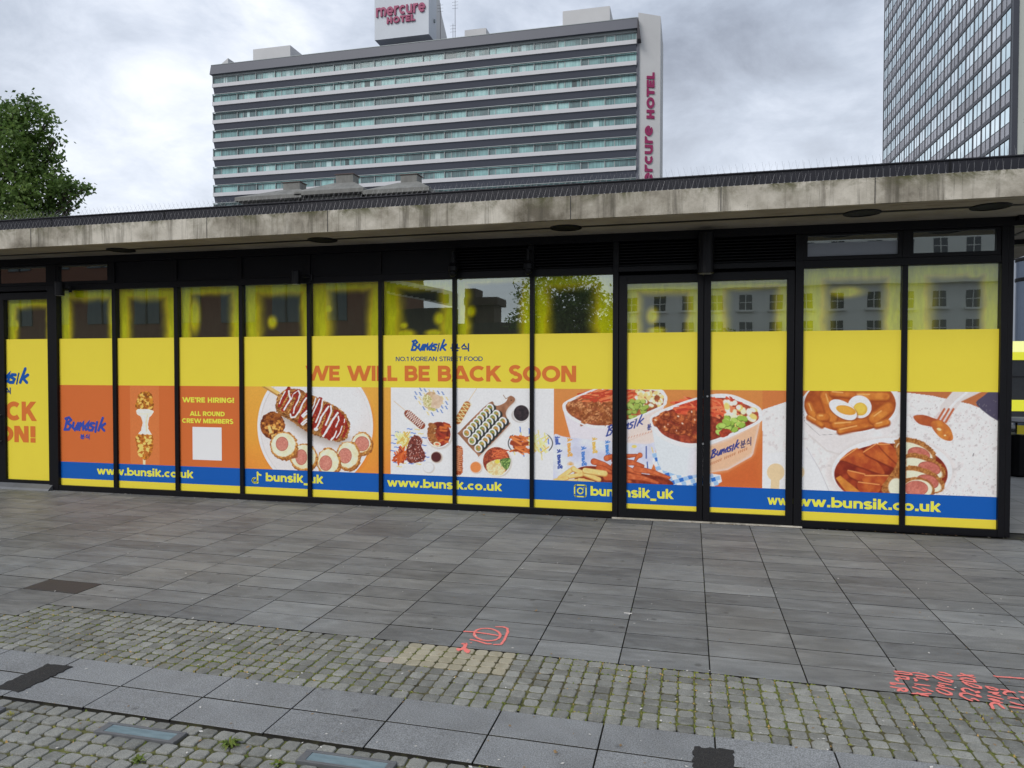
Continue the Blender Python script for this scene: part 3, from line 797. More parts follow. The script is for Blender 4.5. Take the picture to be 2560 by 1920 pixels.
# ------------------------------------------------------------------ pictures printed on the glass
ST = 0.006
def zig(x0, y0, x1, y1, hw, n, rs, jit=0.15):
    o = []; d = np.array([x1-x0, y1-y0], float); L = np.hypot(*d); d /= L; nn = np.array([-d[1], d[0]])
    for k in range(n+1):
        c = np.array([x0, y0])+d*L*k/n; s_ = 1 if k % 2 else -1
        o.append(c+nn*hw*s_*(1+rs.uniform(-jit, jit))+d*rs.uniform(-jit, jit)*L/n)
    return o
# --- stick of fried dough (pane 2, orange ground)
A = Art(-8.000, -7.500, YM+0.001, 1.595, ST, bgc=(201, 104, 50)); A.frame(0, 780, .28933)
A.C[:] = (201, 104, 50)
A.poly([(1234, 1265), (1258, 1265), (1256, 1330), (1236, 1330)], (226, 206, 160))
A.blob([(1205, 705), (1255, 688), (1305, 700), (1322, 760), (1325, 840), (1290, 860), (1215, 862), (1172, 830), (1185, 760)], (206, 128, 34), tex=(14, 3.2, 4, (120, 60, 14)), wob=(14, 9))
for k in range(34):
    A.ell(rng.uniform(1190, 1312), rng.uniform(700, 845), rng.uniform(8, 18), rng.uniform(6, 11), (236, 178, 80) if k % 3 else (158, 84, 24), rng.uniform(-40, 40), soft=4)
A.blob([(1178, 850), (1215, 838), (1290, 842), (1326, 858), (1318, 882), (1296, 905), (1280, 960), (1286, 1020), (1312, 1060), (1300, 1072), (1205, 1072), (1196, 1056), (1222, 1010), (1232, 950), (1212, 900), (1184, 884)], (238, 232, 208), wob=(16, 5))
A.line([(1275, 890), (1262, 960), (1268, 1030)], 9, (206, 196, 160), soft=8); A.line([(1240, 900), (1248, 970), (1240, 1040)], 6, (252, 250, 240), soft=5)
A.line([(1200, 880), (1310, 880)], 6, (214, 206, 178), soft=6)
A.blob([(1172, 1068), (1215, 1056), (1290, 1058), (1318, 1072), (1322, 1150), (1302, 1240), (1256, 1278), (1212, 1245), (1180, 1160)], (204, 122, 34), tex=(16, 3.0, 8, (128, 62, 16)), wob=(14, 8))
for k in range(44):
    A.ell(rng.uniform(1186, 1308), rng.uniform(1080, 1245), rng.uniform(12, 22), rng.uniform(8, 14), (240, 190, 92) if k % 3 else (176, 92, 30), rng.uniform(-60, 60), soft=4)
A.build('food_picture', kiosk, label='picture of a stretchy cheese stick on orange')

# --- plate with sauced stick (panes 4 and 5) running into the table picture (panes 6 to 8)
A = Art(-6.105, -0.925, YM+0.001, OT-0.003, ST)
A.frame(620, 940, .15676)
g = np.clip((A.y_-170)/1300, 0, 1)[..., None]
A.C = np.array([222, 152, 52.])*(1-g)+np.array([232, 138, 44.])*g
corner = np.clip((A.y_-1000)/500, 0, 1)*np.clip(np.abs(A.x-1070)/900-.35, 0, 1)
A.C = A.C*(1-corner[..., None]*.5)+np.array([222, 106, 46.])*corner[..., None]*.5
A.C[A.V > 1400] = A.C[A.V > 1400]
A.ell(1090, 830, 930, 1015, (196, 104, 34), soft=60, alpha=.55)
A.ell(1072, 800, 922, 1012, (226, 221, 220)); A.ell(1072, 800, 880, 970, (198, 190, 186), soft=14); A.ell(1076, 806, 872, 958, (216, 211, 209), soft=16)
A.ell(1300, 500, 500, 420, (228, 224, 226), soft=300, alpha=.8)
for k in range(240):
    A.ell(rng.uniform(250, 1900), rng.uniform(190, 1480), 5, 5, (180, 172, 166), alpha=.5)
A.poly([(460, 640), (640, 760), (900, 960), (1250, 1080), (1480, 1110), (1600, 1000), (1300, 880), (800, 700)], (150, 136, 124), soft=150, alpha=.85)
A.poly([(205, 160), (350, 160), (520, 268), (462, 318)], (222, 178, 92)); A.poly([(205, 160), (255, 160), (478, 300), (462, 318)], (168, 116, 52), soft=8)
body = [(462, 330), (540, 262), (640, 205), (770, 205), (880, 235), (960, 290), (1090, 330), (1190, 390), (1330, 450), (1450, 520), (1560, 620), (1625, 760), (1610, 900), (1560, 1010), (1440, 1050), (1300, 1010), (1150, 970), (1000, 925), (860, 840), (720, 740), (600, 670), (500, 610), (440, 520)]
A.blob(body, (176, 112, 52), tex=(26, 3.2, 5, (104, 52, 20)), wob=(22, 16))
def inside(pt, poly):
    x, y = pt; c = False
    for k in range(len(poly)):
        a, b_ = poly[k], poly[k-1]
        if (a[1] > y) != (b_[1] > y) and x < (b_[0]-a[0])*(y-a[1])/(b_[1]-a[1])+a[0]: c = not c
    return c
nd = 0
while nd < 620:
    x, y = rng.uniform(430, 1640), rng.uniform(195, 1055)
    if not inside((x, y), body): continue
    nd += 1; a_ = rng.uniform(-1.2, 1.2); L = rng.uniform(12, 26); lo = (y-200-(x-440)*.45) > 330
    col = ((222, 166, 92), (196, 134, 66), (150, 88, 36), (92, 46, 18))[rng.randint(4)]
    if lo: col = tuple(c*.72 for c in col)
    A.line([(x-L*math.cos(a_), y-L*math.sin(a_)), (x, y-rng.uniform(4, 12)), (x+L*math.cos(a_), y+L*math.sin(a_))], rng.uniform(6, 10), col)
RED = (158, 40, 26)
for st, w_ in (([(650, 195), (600, 300), (520, 430), (500, 470)], 60), ([(560, 540), (640, 420), (700, 320), (790, 240)], 62), ([(800, 240), (790, 380), (730, 520), (700, 620)], 66), ([(700, 640), (830, 500), (900, 380), (950, 300)], 55),
               ([(980, 330), (960, 480), (860, 640), (830, 730)], 70), ([(1000, 690), (1080, 520), (1150, 370)], 70), ([(1160, 370), (1120, 600), (1040, 820)], 66), ([(1080, 840), (1180, 640), (1250, 480)], 60),
               ([(1290, 480), (1260, 700), (1190, 900)], 66), ([(1230, 950), (1340, 760), (1410, 570)], 80), ([(1440, 600), (1400, 800), (1300, 980)], 90), ([(1500, 650), (1480, 850), (1400, 990)], 80), ([(1540, 700), (1580, 820), (1520, 960)], 50)):
    A.line(st, w_, RED, tex=(20, 2.4, 7, (108, 20, 14)), wob=(24, 8))
WHT = (238, 222, 222)
for st, w_ in (([(590, 250), (540, 340), (500, 440)], 16), ([(575, 540), (620, 460), (680, 370), (655, 300), (650, 240)], 26), ([(690, 380), (720, 290), (800, 232)], 14), ([(810, 240), (830, 290), (800, 400), (740, 500), (725, 590)], 22),
               ([(675, 610), (690, 660), (750, 655), (820, 560), (880, 420), (930, 350)], 26), ([(935, 560), (860, 630), (880, 650), (935, 600)], 30), ([(935, 690), (850, 760), (870, 780), (930, 730)], 26), ([(1080, 350), (1050, 470), (1000, 560)], 20),
               ([(990, 690), (1060, 540), (1140, 370)], 24), ([(1190, 380), (1170, 520), (1120, 650), (1080, 740)], 22), ([(1080, 850), (1130, 760), (1170, 650), (1280, 490)], 28), ([(1320, 480), (1330, 560), (1280, 690), (1240, 780)], 26),
               ([(1200, 960), (1280, 830), (1350, 700), (1430, 590)], 32), ([(1440, 640), (1450, 700), (1400, 810)], 22), ([(1330, 1015), (1380, 960), (1410, 880)], 26), ([(1410, 985), (1470, 900), (1500, 800)], 20), ([(1540, 690), (1535, 740)], 14)):
    A.line(st, w_, WHT, wob=(30, 5))
A.ell(1085, 850, 36, 28, WHT)
# fried ball with potato cubes
A.ell(392, 790, 196, 220, (150, 78, 28), tex=(30, 3, 2, (78, 30, 14)), wob=(30, 14))
for k in range(46):
    x, y = rng.uniform(240, 540), rng.uniform(600, 980)
    if np.hypot(x-392, y-790) > 165: continue
    A.poly([(x-22, y-12), (x+16, y-20), (x+24, y+10), (x-12, y+20)], ((196, 122, 50), (216, 150, 66), (118, 52, 22))[rng.randint(3)], soft=8)
A.poly([(310, 800), (350, 785), (392, 905), (345, 920)], (228, 190, 112)); A.poly([(380, 800), (440, 795), (440, 850), (390, 850)], (222, 172, 84)); A.poly([(372, 935), (425, 925), (430, 975), (380, 1000)], (214, 172, 96))
def slice_(cx, cy, rx, ry, sx, sy, srx, sry, sc_ = 1.0):
    A.ell(cx+14, cy+34, rx, ry, (120, 62, 26), tex=(26, 2.6, 4, (170, 104, 44)), wob=(34, 18))
    A.ell(cx, cy, rx, ry, (212, 150, 70), tex=(22, 3, 6, (150, 84, 32)), wob=(34, 18)); A.ell(cx-6, cy-4, rx-26, ry-26, (236, 226, 204), wob=(40, 12), soft=14, tex=(60, 1.4, 3, (226, 206, 158)))
    A.ell(sx, sy, srx+7, sry+7, (150, 62, 44)); A.ell(sx, sy, srx, sry, (206, 134, 114), tex=(16, 1.5, 8, (180, 96, 82)))
slice_(1815, 1070, 170, 180, 1817, 1080, 108, 112); slice_(890, 1290, 225, 215, 850, 1295, 86, 118)
A.poly([(660, 1240), (800, 1170), (790, 1300), (700, 1320)], (112, 46, 30), soft=20, tex=(20, 2, 3, (160, 90, 40)))
slice_(570, 1100, 220, 215, 543, 1083, 92, 106); slice_(1600, 1265, 190, 230, 1548, 1272, 99, 115); slice_(1285, 1370, 190, 225, 1240, 1390, 95, 116)
# table picture
A.frame(960, 960, .19892)
m = A.x > 86; A.C[m] = (228, 226, 224)
sh = fbm(A.x/500, A.y_/500, 5, 2)[..., None]; A.C = np.where(m[..., None], np.array([234, 232, 232.])*sh+np.array([222, 218, 212.])*(1-sh), A.C)
m2 = A.x > 2133; gg = np.clip((A.y_-50)/1100, 0, 1)[..., None]
A.C = np.where(m2[..., None], np.array([200, 122, 58.])*(1-gg)+np.array([206, 106, 48.])*gg, A.C)
# patterned wrap sheet
A.poly([(420, 58), (740, 58), (835, 250), (840, 330), (560, 420), (330, 150)], (224, 226, 234), soft=10)
def logos(poly, dx_, dy_, ang, cols, L=44, w_=13):
    g_ = math.radians(ang); ca, sa = math.cos(g_), math.sin(g_); xs = [p[0] for p in poly]; ys = [p[1] for p in poly]; R = 900
    cx, cy = np.mean(xs), np.mean(ys)
    for i in range(-30, 31):
        for j in range(-30, 31):
            u, v = i*dx_+(j % 2)*dx_/2, j*dy_; x = cx+u*ca-v*sa; y = cy+u*sa+v*ca
            if abs(x-cx) > R or not inside((x, y), poly): continue
            A.line([(x-L/2*ca, y-L/2*sa), (x-L/5*ca+4*sa, y-L/5*sa-4*ca), (x+L/6*ca-4*sa, y+L/6*sa+4*ca), (x+L/2*ca, y+L/2*sa)], w_, cols[(i+j) % 2], alpha=.85)
P_ = [(430, 60), (730, 60), (830, 250), (830, 320), (560, 415), (340, 155)]
logos(P_, 84, 38, 52, [(62, 98, 168), (220, 188, 96)])
A.blob([(500, 170), (560, 100), (640, 110), (660, 200), (620, 290), (560, 310), (500, 270)], (206, 176, 138), tex=(30, 2, 4, (170, 130, 92))); A.ell(548, 215, 60, 85, (170, 160, 90), -20, tex=(14, 3, 6, (232, 220, 180)))
A.blob([(640, 130), (740, 180), (720, 270), (670, 310), (600, 300), (600, 220)], (222, 200, 176), tex=(40, 1.5, 4, (196, 164, 132))); A.ell(610, 318, 45, 18, (150, 150, 70), 10, tex=(10, 3, 2, (220, 200, 120)))
# stick 1
A.line([(125, 215), (285, 350)], 7, (196, 168, 132)); A.line([(312, 392), (468, 520)], 112, (210, 190, 170), soft=30, alpha=.5)
A.line([(300, 372), (470, 520)], 92, (146, 66, 40), tex=(12, 3, 4, (96, 34, 22)), wob=(12, 5)); A.line(zig(290, 350, 482, 525, 42, 19, rng), 7, (238, 214, 206))
# stick 2
A.line([(1165, 55), (1060, 215)], 7, (206, 176, 132)); A.line([(1050, 262), (940, 470)], 112, (206, 196, 184), soft=30, alpha=.5); A.line([(1042, 262), (928, 462)], 88, (186, 110, 48), tex=(22, 2, 4, (146, 76, 30)))
A.line(zig(1055, 235, 925, 480, 40, 11, rng), 9, (240, 214, 150))
# board with rice rolls
bd = [(1320, 236), (1390, 268), (1450, 268), (1530, 225), (1562, 165), (1600, 148), (1645, 180), (1636, 225), (1560, 300), (1530, 370), (1548, 430), (1572, 480), (1560, 530), (1215, 888), (1165, 880), (945, 640), (945, 600)]
A.blob([(x+14, y+16) for x, y in bd], (186, 180, 172), soft=30, alpha=.8); A.blob(bd, (156, 104, 76), tex=(60, 2, 3, (124, 78, 54))); A.ell(1598, 205, 8, 8, (50, 34, 28)); A.line([(1500, 140), (1530, 185), (1560, 170)], 8, (120, 88, 64))
for (xa, ya, xb, yb, n) in ((1332, 300, 1040, 615, 8), (1412, 378, 1106, 712, 8), (1494, 468, 1186, 806, 8)):
    for k in range(n):
        f_ = k/(n-1); x = xa+(xb-xa)*f_; y = ya+(yb-ya)*f_
        A.ell(x+26, y+10, 52, 54, (30, 34, 34)); A.ell(x, y, 49, 54, (226, 222, 216), -20); A.ell(x-2, y+2, 32, 38, ((108, 130, 60), (196, 140, 72), (170, 160, 84))[rng.randint(3)], -20, tex=(10, 3, k, (120, 130, 70)))
        A.ell(x+6, y-6, 10, 8, (212, 110, 60)); A.ell(x-10, y+10, 10, 8, (84, 116, 50))
# cup of cola
A.ell(1712, 392, 112, 96, (186, 180, 176)); A.ell(1726, 368, 104, 106, (222, 218, 216)); A.ell(1726, 366, 97, 100, (28, 24, 28), tex=(30, 2, 2, (52, 40, 44)))
# bowl of red rice cakes
A.ell(700, 650, 168, 172, (190, 182, 174), soft=30); A.ell(690, 632, 158, 168, (236, 230, 226)); A.ell(690, 630, 146, 155, (150, 56, 34), tex=(40, 2.6, 4, (96, 26, 18)))
for k in range(16):
    x, y = rng.uniform(690, 800), rng.uniform(500, 760); a_ = rng.uniform(-.5, .6); A.line([(x-36*math.cos(a_), y-36*math.sin(a_)), (x+36*math.cos(a_), y+36*math.sin(a_))], 26, (196, 92, 40) if k % 2 else (150, 44, 28), soft=6)
for (x, y) in ((610, 530), (600, 585), (598, 645), (622, 700), (655, 745)):
    A.ell(x, y, 60, 36, (166, 100, 50), 30, tex=(20, 2, 2, (120, 64, 30))); A.line([(x-44, y+22), (x, y+38), (x+44, y+30)], 7, (232, 206, 156))
A.ell(668, 756, 46, 28, (236, 214, 178), 10); A.ell(668, 756, 28, 16, (206, 104, 66), 10)
# plate of fries and chicken
A.ell(322, 800, 232, 250, (206, 206, 212), soft=20); A.ell(318, 795, 228, 246, (222, 228, 240)); logos([(110, 560), (420, 560), (540, 700), (540, 950), (400, 1040), (110, 1040)], 96, 48, 4, [(58, 94, 180), (222, 190, 90)], 60, 12)
for k in range(34):
    x, y = rng.uniform(170, 300), rng.uniform(640, 760); a_ = rng.choice([.9, 1.2, 2.2, 2.5])+rng.uniform(-.2, .2); A.line([(x-55*math.cos(a_), y-55*math.sin(a_)), (x+55*math.cos(a_), y+55*math.sin(a_))], 15, ((232, 206, 120), (206, 168, 74), (240, 222, 150))[rng.randint(3)])
for k in range(26):
    x, y = rng.uniform(150, 270), rng.uniform(830, 950); a_ = rng.choice([1.1, 1.5, 2.0, 2.6])+rng.uniform(-.2, .2); A.line([(x-65*math.cos(a_), y-65*math.sin(a_)), (x+65*math.cos(a_), y+65*math.sin(a_))], 20, ((186, 70, 30), (206, 92, 40), (146, 44, 20))[rng.randint(3)])
A.blob([(330, 690), (400, 640), (480, 700), (470, 790), (520, 880), (500, 960), (400, 990), (300, 980), (280, 880), (300, 770)], (132, 62, 50), tex=(14, 3.4, 4, (76, 28, 24)), wob=(16, 10))
for k in range(110): A.ell(rng.uniform(310, 490), rng.uniform(680, 970), 7, 4, (226, 190, 178) if k % 2 else (90, 30, 26), rng.uniform(0, 180))
# sauces
for (x, y, r, c1, c2) in ((656, 918, 64, (66, 26, 26), (170, 146, 130)), (556, 1046, 62, (244, 244, 246), (200, 200, 204)), (1152, 1046, 68, (216, 122, 62), (222, 186, 160))):
    A.ell(x+10, y+8, r+10, r+8, (190, 180, 170), soft=16); A.ell(x+3, y, r+6, r+6, c2); A.ell(x, y, r-2, r-2, c1)
# stick 3
A.line([(930, 1080), (930, 1150)], 10, (196, 130, 84)); A.line([(936, 830), (936, 1090)], 108, (192, 98, 52), tex=(12, 3.2, 4, (130, 50, 26)), wob=(14, 9)); A.line(zig(936, 800, 930, 1090, 44, 22, rng), 6, (232, 160, 116))
# rice bowl
A.ell(1424, 985, 186, 190, (190, 182, 172), soft=24); A.ell(1412, 972, 182, 192, (232, 222, 210)); A.ell(1414, 968, 170, 176, (164, 72, 44), tex=(16, 3, 4, (110, 36, 24)))
A.blob([(1290, 1010), (1380, 960), (1460, 950), (1530, 1040), (1500, 1130), (1400, 1150), (1310, 1110)], (236, 216, 168), tex=(16, 3, 4, (206, 176, 112)))
for k in range(60): A.line([(lambda a: (1440+rng.uniform(-90, 120), 870+rng.uniform(-50, 70)))(0), (1460+rng.uniform(-90, 110), 870+rng.uniform(-50, 70))], 7, ((222, 110, 62), (176, 64, 38))[k % 2])
A.blob([(1460, 955), (1580, 930), (1585, 1010), (1540, 1080), (1480, 1020)], (108, 138, 66), tex=(12, 3, 4, (52, 82, 36)))
for k in range(36): A.ell(rng.uniform(1475, 1580), rng.uniform(940, 1060), 9, 7, (146, 176, 90) if k % 2 else (70, 104, 46))
A.ell(1425, 975, 32, 26, (234, 200, 72))
# basket
A.ell(1840, 745, 284, 172, (34, 34, 36)); A.ell(1840, 745, 272, 160, (222, 224, 230)); bp_ = [(1660, 500), (1800, 530), (2000, 600), (2070, 680), (2060, 900), (1980, 990), (1800, 930), (1640, 880), (1620, 700)]
A.blob(bp_, (222, 226, 238)); logos(bp_, 74, 110, 82, [(64, 100, 184), (224, 196, 100)], 74, 15)
for k in range(40):
    x, y = rng.uniform(1640, 1830), rng.uniform(660, 850); a_ = rng.uniform(-.3, .6); A.line([(x-60*math.cos(a_), y-60*math.sin(a_)), (x+60*math.cos(a_), y+60*math.sin(a_))], 24, ((196, 92, 42), (216, 116, 56), (140, 52, 26))[rng.randint(3)])
for k in range(36):
    x, y = rng.uniform(1860, 2040), rng.uniform(660, 830); a_ = rng.choice([.5, .8, -.7, 1.2])+rng.uniform(-.2, .2); A.line([(x-60*math.cos(a_), y-60*math.sin(a_)), (x+60*math.cos(a_), y+60*math.sin(a_))], 17, ((236, 208, 120), (214, 178, 86), (242, 226, 156))[rng.randint(3)])
# tubs picture starts on this sheet (pane 8) and goes on over the doors
def tubs(A):
    A.frame(1380, 960, .24412)
    def rim(pts, w_=16): A.line(A.smooth(pts, 4)+[A.smooth(pts, 4)[0]], w_, (236, 236, 240))
    t1 = [(115, 235), (160, 175), (420, 62), (560, 38), (1050, 45), (1160, 110), (1168, 180), (1120, 232), (780, 380), (620, 432), (480, 446), (330, 420), (160, 320)]
    A.poly([(120, 290), (205, 600), (520, 625), (1060, 612), (1150, 210)], (214, 208, 214), soft=4)
    A.poly([(800, 400), (1150, 215), (1060, 612), (760, 612)], (226, 196, 178), soft=60, alpha=.7)
    A.blob(t1, (226, 222, 224)); A.blob([(640+(x-640)*.95, 240+(y-240)*.90) for x, y in t1], (176, 92, 50), tex=(30, 2, 3, (120, 56, 30)))
    for k in range(60):
        x0, y0 = rng.uniform(330, 880), rng.uniform(70, 190); a_ = rng.uniform(-.7, .3); L = rng.uniform(50, 130)
        A.line([(x0-L*math.cos(a_), y0-L*math.sin(a_)), (x0, y0-8), (x0+L*math.cos(a_), y0+L*math.sin(a_))], rng.uniform(10, 18), ((206, 78, 42), (222, 104, 58), (176, 52, 30), (230, 122, 76))[rng.randint(4)])
    for k in range(95):
        x, y = rng.uniform(170, 640), rng.uniform(195, 410)
        if (x < 300 and y > 330): continue
        A.ell(x, y, rng.uniform(18, 38), rng.uniform(14, 28), ((178, 104, 54), (200, 126, 72), (146, 76, 36), (214, 142, 88))[rng.randint(4)], rng.uniform(0, 90), soft=9, tex=(14, 2.2, 5, (110, 50, 22)), wob=(14, 6))
    for k in range(70):
        x, y = rng.uniform(860, 1130), rng.uniform(75, 240)
        if y > 300-(x-860)*.3: continue
        A.ell(x, y, rng.uniform(12, 26), rng.uniform(10, 20), ((236, 224, 176), (244, 236, 206), (222, 196, 120))[rng.randint(3)], rng.uniform(0, 90), soft=8)
    for k in range(34):
        x, y = rng.uniform(760, 970), rng.uniform(170, 340)
        if y > 395-(x-760)*.5 or y < 160: continue
        A.ell(x+3, y+5, 30, 21, (84, 104, 40), rng.uniform(-30, 60)); A.ell(x, y, 28, 19, ((164, 184, 84), (144, 166, 66))[k % 2], rng.uniform(-30, 60), soft=5)
    rim(t1)
    artlogo(A, (545, 545), (116, -38), (16, -110), (40, 56, 132), 14); artlogo(A, (980, 470), (48, -16), (2, -58), (40, 50, 110), 9, HANGUL)
    A.line([(560, 610), (760, 590), (1040, 480)], 0.1, (180, 110, 80))
    for k, x in enumerate(np.linspace(580, 1040, 17)): A.line([(x, 612-(x-580)*.27), (x+10, 596-(x-580)*.27)], 6, (190, 130, 104))
    # papers, fries, cloth
    A.blob([(10, 545), (150, 545), (600, 590), (960, 615), (1050, 600), (1060, 700), (1020, 870), (900, 1000), (300, 1000), (10, 1000)], (216, 220, 236), soft=6, tex=(120, 1.6, 3, (188, 190, 210)))
    for (x, y, c, w_, k) in ((82, 870, (44, 66, 140), 15, 1), (185, 745, (214, 150, 60), 15, .95), (330, 840, (60, 110, 190), 15, 1), (440, 710, (214, 170, 70), 14, .8), (575, 740, (60, 120, 196), 14, .8), (60, 620, (60, 84, 160), 13, .4)):
        for st in LOGO: A.line([(x-a*2+(c_-.5)*46, y-a*60*k) for a, c_ in st], w_*.8, c)
    A.line([(965, 640), (965, 760)], 12, (50, 72, 140)); A.line([(975, 800), (980, 870)], 12, (50, 72, 140)); A.ell(842, 640, 26, 16, (222, 196, 96)); A.line([(1020, 650), (1035, 700)], 10, (220, 190, 96))
    cl_ = [(1050, 690), (1130, 760), (1300, 930), (1600, 915), (1725, 930), (1740, 1000), (1640, 1060), (1220, 1060), (1100, 930), (1030, 800)]
    A.poly(cl_, (226, 232, 246))
    for i in range(-3, 16):
        for j in range(-3, 16):
            x, y = 1040+i*46+j*26-60, 700+j*40-i*14+100
            if inside((x, y), cl_):
                if (i % 2 == 0) and (j % 2 == 0): A.poly([(x-24, y-16), (x+22, y-28), (x+34, y+12), (x-10, y+24)], (34, 96, 186))
                elif (i % 2 == 0) or (j % 2 == 0): A.poly([(x-24, y-16), (x+22, y-28), (x+34, y+12), (x-10, y+24)], (140, 178, 232))
    A.blob([(230, 900), (300, 850), (430, 840), (600, 870), (1000, 930), (1170, 960), (1190, 1060), (400, 1060), (250, 1000)], (142, 48, 24), tex=(30, 2.4, 3, (96, 28, 14)))
    for (x0, y0, x1, y1, w_) in ((430, 795, 640, 880, 62), (560, 760, 700, 740, 56), (640, 780, 860, 730, 60), (720, 800, 930, 840, 70), (640, 840, 900, 920, 70), (860, 870, 1200, 960, 60), (760, 940, 1080, 1010, 66), (560, 950, 800, 1000, 70), (900, 730, 850, 790, 50), (480, 860, 600, 900, 60)):
        A.line([(x0, y0), ((x0+x1)/2, (y0+y1)/2-14), (x1, y1)], w_+6, (112, 34, 16), w2=(w_*.5)); A.line([(x0, y0), ((x0+x1)/2, (y0+y1)/2-14), (x1, y1)], w_, (208, 102, 56), soft=14, tex=(40, 2, 3, (178, 72, 36)), w2=w_*.4)
    for (x0, y0, x1, y1, w_) in ((80, 960, 220, 860, 46), (220, 870, 480, 975, 46), (150, 950, 300, 925, 42), (340, 885, 540, 915, 58), (30, 990, 150, 960, 44), (180, 1000, 320, 985, 44), (280, 980, 420, 1010, 40)):
        A.line([(x0, y0+5), (x1, y1+5)], w_+4, (186, 130, 60)); A.line([(x0, y0), (x1, y1)], w_-6, (236, 206, 132), soft=10, tex=(40, 1.6, 3, (218, 180, 96)))
    for k in range(16): a_ = k/16*6.28; A.line([(190, 830), (190+34*math.cos(a_), 830-34*abs(math.sin(a_)))], 6, (212, 150, 60), alpha=.6)
    # front tub
    A.poly([(1020, 440), (1085, 800), (1120, 880), (1290, 935), (1430, 935), (1800, 880), (2040, 745), (2060, 715), (2140, 350)], (208, 214, 228), soft=4)
    A.poly([(1560, 640), (1800, 560), (2140, 370), (2060, 715), (2030, 745), (1800, 880), (1560, 930)], (222, 168, 128), soft=60, alpha=.95)
    A.poly([(1440, 640), (1560, 640), (1560, 935), (1400, 935)], (220, 206, 204), soft=90, alpha=.6)
    t2 = [(1012, 375), (1060, 310), (1250, 225), (1480, 150), (1680, 112), (1840, 120), (1960, 165), (2110, 240), (2150, 315), (2115, 390), (1850, 520), (1600, 615), (1400, 640), (1230, 600), (1090, 520)]
    A.blob(t2, (226, 224, 228)); A.blob([(1585+(x-1585)*.94, 372+(y-372)*.88) for x, y in t2], (168, 66, 40), tex=(34, 2.4, 3, (110, 34, 22)))
    for k in range(90):
        x0, y0 = rng.uniform(1300, 1880), rng.uniform(165, 330); a_ = rng.uniform(-.4, 1.2); L = rng.uniform(50, 140)
        A.line([(x0-L*math.cos(a_), y0-L*math.sin(a_)*.6), (x0, y0-12), (x0+L*math.cos(a_), y0+L*math.sin(a_)*.6)], rng.uniform(14, 26), ((204, 72, 42), (220, 96, 56), (176, 50, 32), (226, 116, 74))[rng.randint(4)])
    for k in range(60):
        x, y = rng.uniform(1070, 1500), rng.uniform(300, 585)
        if y > 420+(x-1070)*.42 or y < 330-(x-1070)*.2: continue
        r_ = rng.uniform(28, 56); A.ell(x+4, y+8, r_, r_*.8, (90, 28, 16), soft=10); A.ell(x, y, r_, r_*.78, ((188, 92, 46), (208, 114, 60), (164, 68, 34))[rng.randint(3)], rng.uniform(0, 60), soft=12, tex=(26, 2.4, 4, (112, 40, 20)))
        if k % 2: A.ell(x-r_*.2, y-r_*.3, r_*.22, r_*.12, (246, 206, 180), rng.uniform(0, 90), soft=5)
    for k in range(46):
        x, y = rng.uniform(1780, 2080), rng.uniform(180, 420)
        if y > 480-(x-1780)*.35 or y < 160+(x-1780)*.35: continue
        A.ell(x, y, rng.uniform(22, 44), rng.uniform(18, 30), ((236, 224, 178), (246, 238, 208), (226, 196, 104))[rng.randint(3)], rng.uniform(0, 90), soft=10)
    for k in range(24):
        x, y = rng.uniform(1700, 1980), rng.uniform(350, 500)
        if y > 545-(x-1700)*.42: continue
        A.ell(x+4, y+6, 38, 27, (84, 110, 36), rng.uniform(-40, 40)); A.ell(x, y, 36, 25, ((164, 196, 84), (138, 172, 60))[k % 2], rng.uniform(-40, 40), soft=6)
    A.ell(1770, 500, 60, 45, (176, 60, 36), -20, tex=(20, 2, 3, (120, 36, 22)), wob=(20, 10)); rim(t2, 22)
    artlogo(A, (1620, 770), (88, -34), (10, -90), (36, 46, 118), 14); artlogo(A, (1935, 655), (66, -23), (2, -74), (40, 40, 84), 9, HANGUL)
    for k, x in enumerate(np.linspace(1625, 1990, 19)):
        if k in (6, 13): continue
        A.line([(x, 828-(x-1625)*.42), (x+6, 806-(x-1625)*.42)], 8, (176, 100, 60))
keep = A.C.copy(); A.frame(1380, 960, .24412); mk = A.x > 12; tubs(A); A.C = np.where(mk[..., None], A.C, keep)
A.build('food_picture', kiosk, label='picture of a plate, a table of dishes and a food tub')

